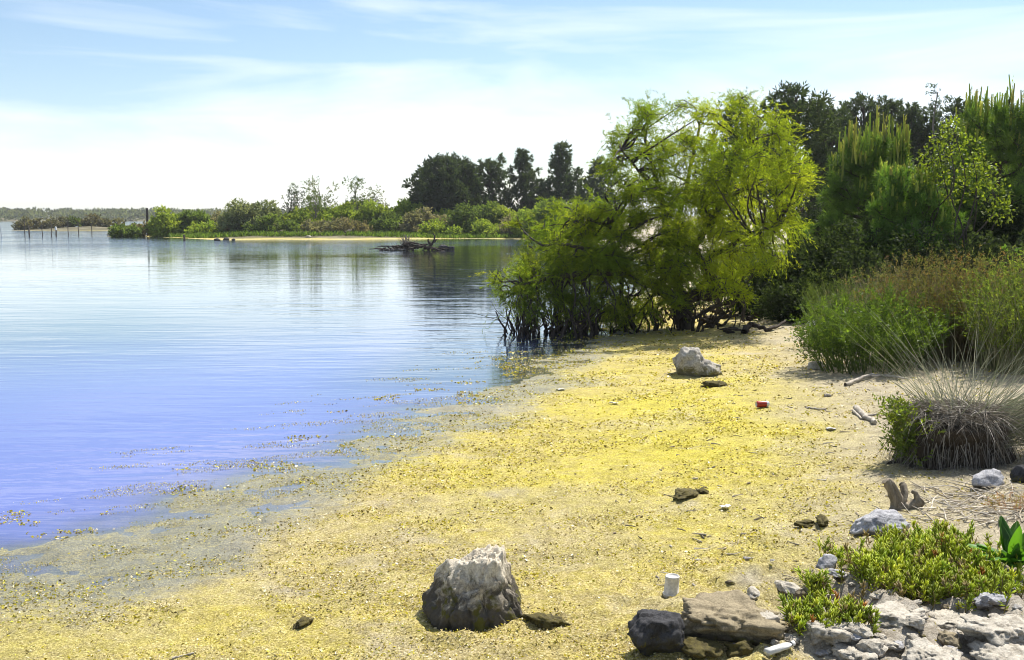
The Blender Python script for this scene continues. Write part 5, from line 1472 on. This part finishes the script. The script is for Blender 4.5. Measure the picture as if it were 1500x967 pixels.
post("short leaning stake in front of the far dark stones", 271, 352.5, 344, 0.10, 995, (0.1, 0.08, 0.06), -0.15, name="wooden_stake", group="stakes off the far bank")

# ------------------------------------------------------------------ algae: curled flakes over the mat, floating weed at the water's edge
rng = np.random.default_rng(1000)
n = 300000
r_ = 3.3 * (26 / 3.3) ** rng.uniform(0, 1, n)
a_ = np.radians(rng.uniform(-30, 30, n))
X, Y = r_ * np.sin(a_), r_ * np.cos(a_)
sd = shore_dist(X, Y); Z = height(X, Y)
yl, wt, so, stn = masks(X, Y, sd)
clus = fbm(X * 2.2, Y * 3.0, octs=4, seed=41)
keep = (Z > -0.004) & (sd < 6.5) & (rng.uniform(size=n) < np.clip(0.45 + 0.8 * clus - 0.2 * wt, 0.04, 1) * (1 - 0.85 * stn) * (1 - 0.7 * so) * (1 - 0.75 * sand_mask(X, Y)))
keep |= (sd > -0.9) & (sd < 0.3) & (Z <= 0.0) & (clus > 0.28 + 0.5 * np.clip(-sd, 0, 1)) & (Y < 24)
keep &= (rng.uniform(size=n) < 0.9)
n2 = 420000
r2 = 3.8 * (20 / 3.8) ** rng.uniform(0, 1, n2); a2 = np.radians(rng.uniform(-30, 8, n2))
X2, Y2 = r2 * np.sin(a2), r2 * np.cos(a2)
s2 = shore_dist(X2, Y2)
k2 = (s2 > -1.6) & (s2 < 0.5)
X2, Y2, s2, r2 = X2[k2], Y2[k2], s2[k2], r2[k2]
c2 = fbm(X2 * 1.3 + Y2 * 0.9, (Y2 - 0.45 * X2) * 5.0, octs=5, seed=43, gain=0.62)
k2 = (c2 > 0.16 + 0.6 * np.clip(-s2 - 0.05, 0, 1)) & (rng.uniform(size=len(X2)) < 0.8)
X2, Y2, r2 = X2[k2], Y2[k2], r2[k2]; Z2 = np.maximum(height(X2, Y2), 0.001)
y2, w2, _a, _b = masks(X2, Y2, s2[k2])
X, Y, Z, r_, yl, wt = [np.concatenate([q[keep], e]) for q, e in ((X, X2), (Y, Y2), (Z, Z2), (r_, r2), (yl, y2 * 0.3), (wt, np.ones_like(w2)))]
keep = np.ones(len(X), bool)
X, Y, Z, r_, yl, wt = X[keep], Y[keep], np.maximum(Z[keep], 0.001), r_[keep], yl[keep], wt[keep]
n = len(X)
L = (0.004 + 0.0016 * r_) * rng.uniform(0.6, 1.8, n)
L[-len(X2):] *= 0.45
a_ = rng.uniform(0, 2 * math.pi, n)
tilt = rng.normal(size=n) * 0.35 + 0.12
tilt = np.where(Z < 0.004, tilt * 0.3, tilt)
D = unit(np.stack([np.cos(a_), np.sin(a_), np.tan(np.clip(tilt, -0.3, 1.1))], 1))
P = np.stack([X, Y, Z + 0.002 + 0.25 * L * np.maximum(0, -D[:, 2])], 1)
pal = np.array([(0.56, 0.49, 0.05), (0.42, 0.35, 0.03), (0.46, 0.37, 0.17), (0.68, 0.60, 0.42), (0.14, 0.11, 0.025), (0.34, 0.34, 0.03)])
pr_ = np.stack([0.25 + 0.9 * yl, 0.3 + 0.6 * yl, 0.65 - 0.5 * yl, 0.4 - 0.25 * yl, 0.25 + 0 * yl, 0.12 + 0.25 * wt], 1)
pr_ /= pr_.sum(1, keepdims=True)
idx = (rng.uniform(size=(n, 1)) > np.cumsum(pr_, 1)).sum(1).clip(0, 5)
C = pal[idx] * (1 + 0.2 * rng.normal(size=(n, 1)))
fl = MB()
leaves(fl, P, D, L, L * rng.uniform(0.25, 0.7, n), np.clip(C, 0.01, 0.85), rng)
o = fl.build("algae", M_algae); o["kind"] = "stuff"; o["label"] = "yellow mat of dried curled algae covering the beach"

# ------------------------------------------------------------------ thin summer haze over the lagoon
bm = bmesh.new()
bmesh.ops.create_cube(bm, size=1.0)
me = bpy.data.meshes.new("haze"); bm.to_mesh(me); bm.free()
hz = bpy.data.objects.new("haze", me); COL.objects.link(hz)
hz["kind"] = "stuff"; hz["label"] = "thin pale haze over the lagoon"
hz.dimensions = (1, 1, 1)
hz.scale = (13000, 13000, 34); hz.location = (0, 0, 34 / 2 - 8)
hm = bpy.data.materials.new("haze_air"); hm.use_nodes = True
hm.node_tree.nodes.clear()
ho = hm.node_tree.nodes.new("ShaderNodeOutputMaterial"); pv = hm.node_tree.nodes.new("ShaderNodeVolumePrincipled")
pv.inputs["Color"].default_value = (0.86, 0.9, 0.95, 1); pv.inputs["Density"].default_value = 0.00025; pv.inputs["Anisotropy"].default_value = 0.2
hm.node_tree.links.new(pv.outputs[0], ho.inputs["Volume"])
me.materials.append(hm)
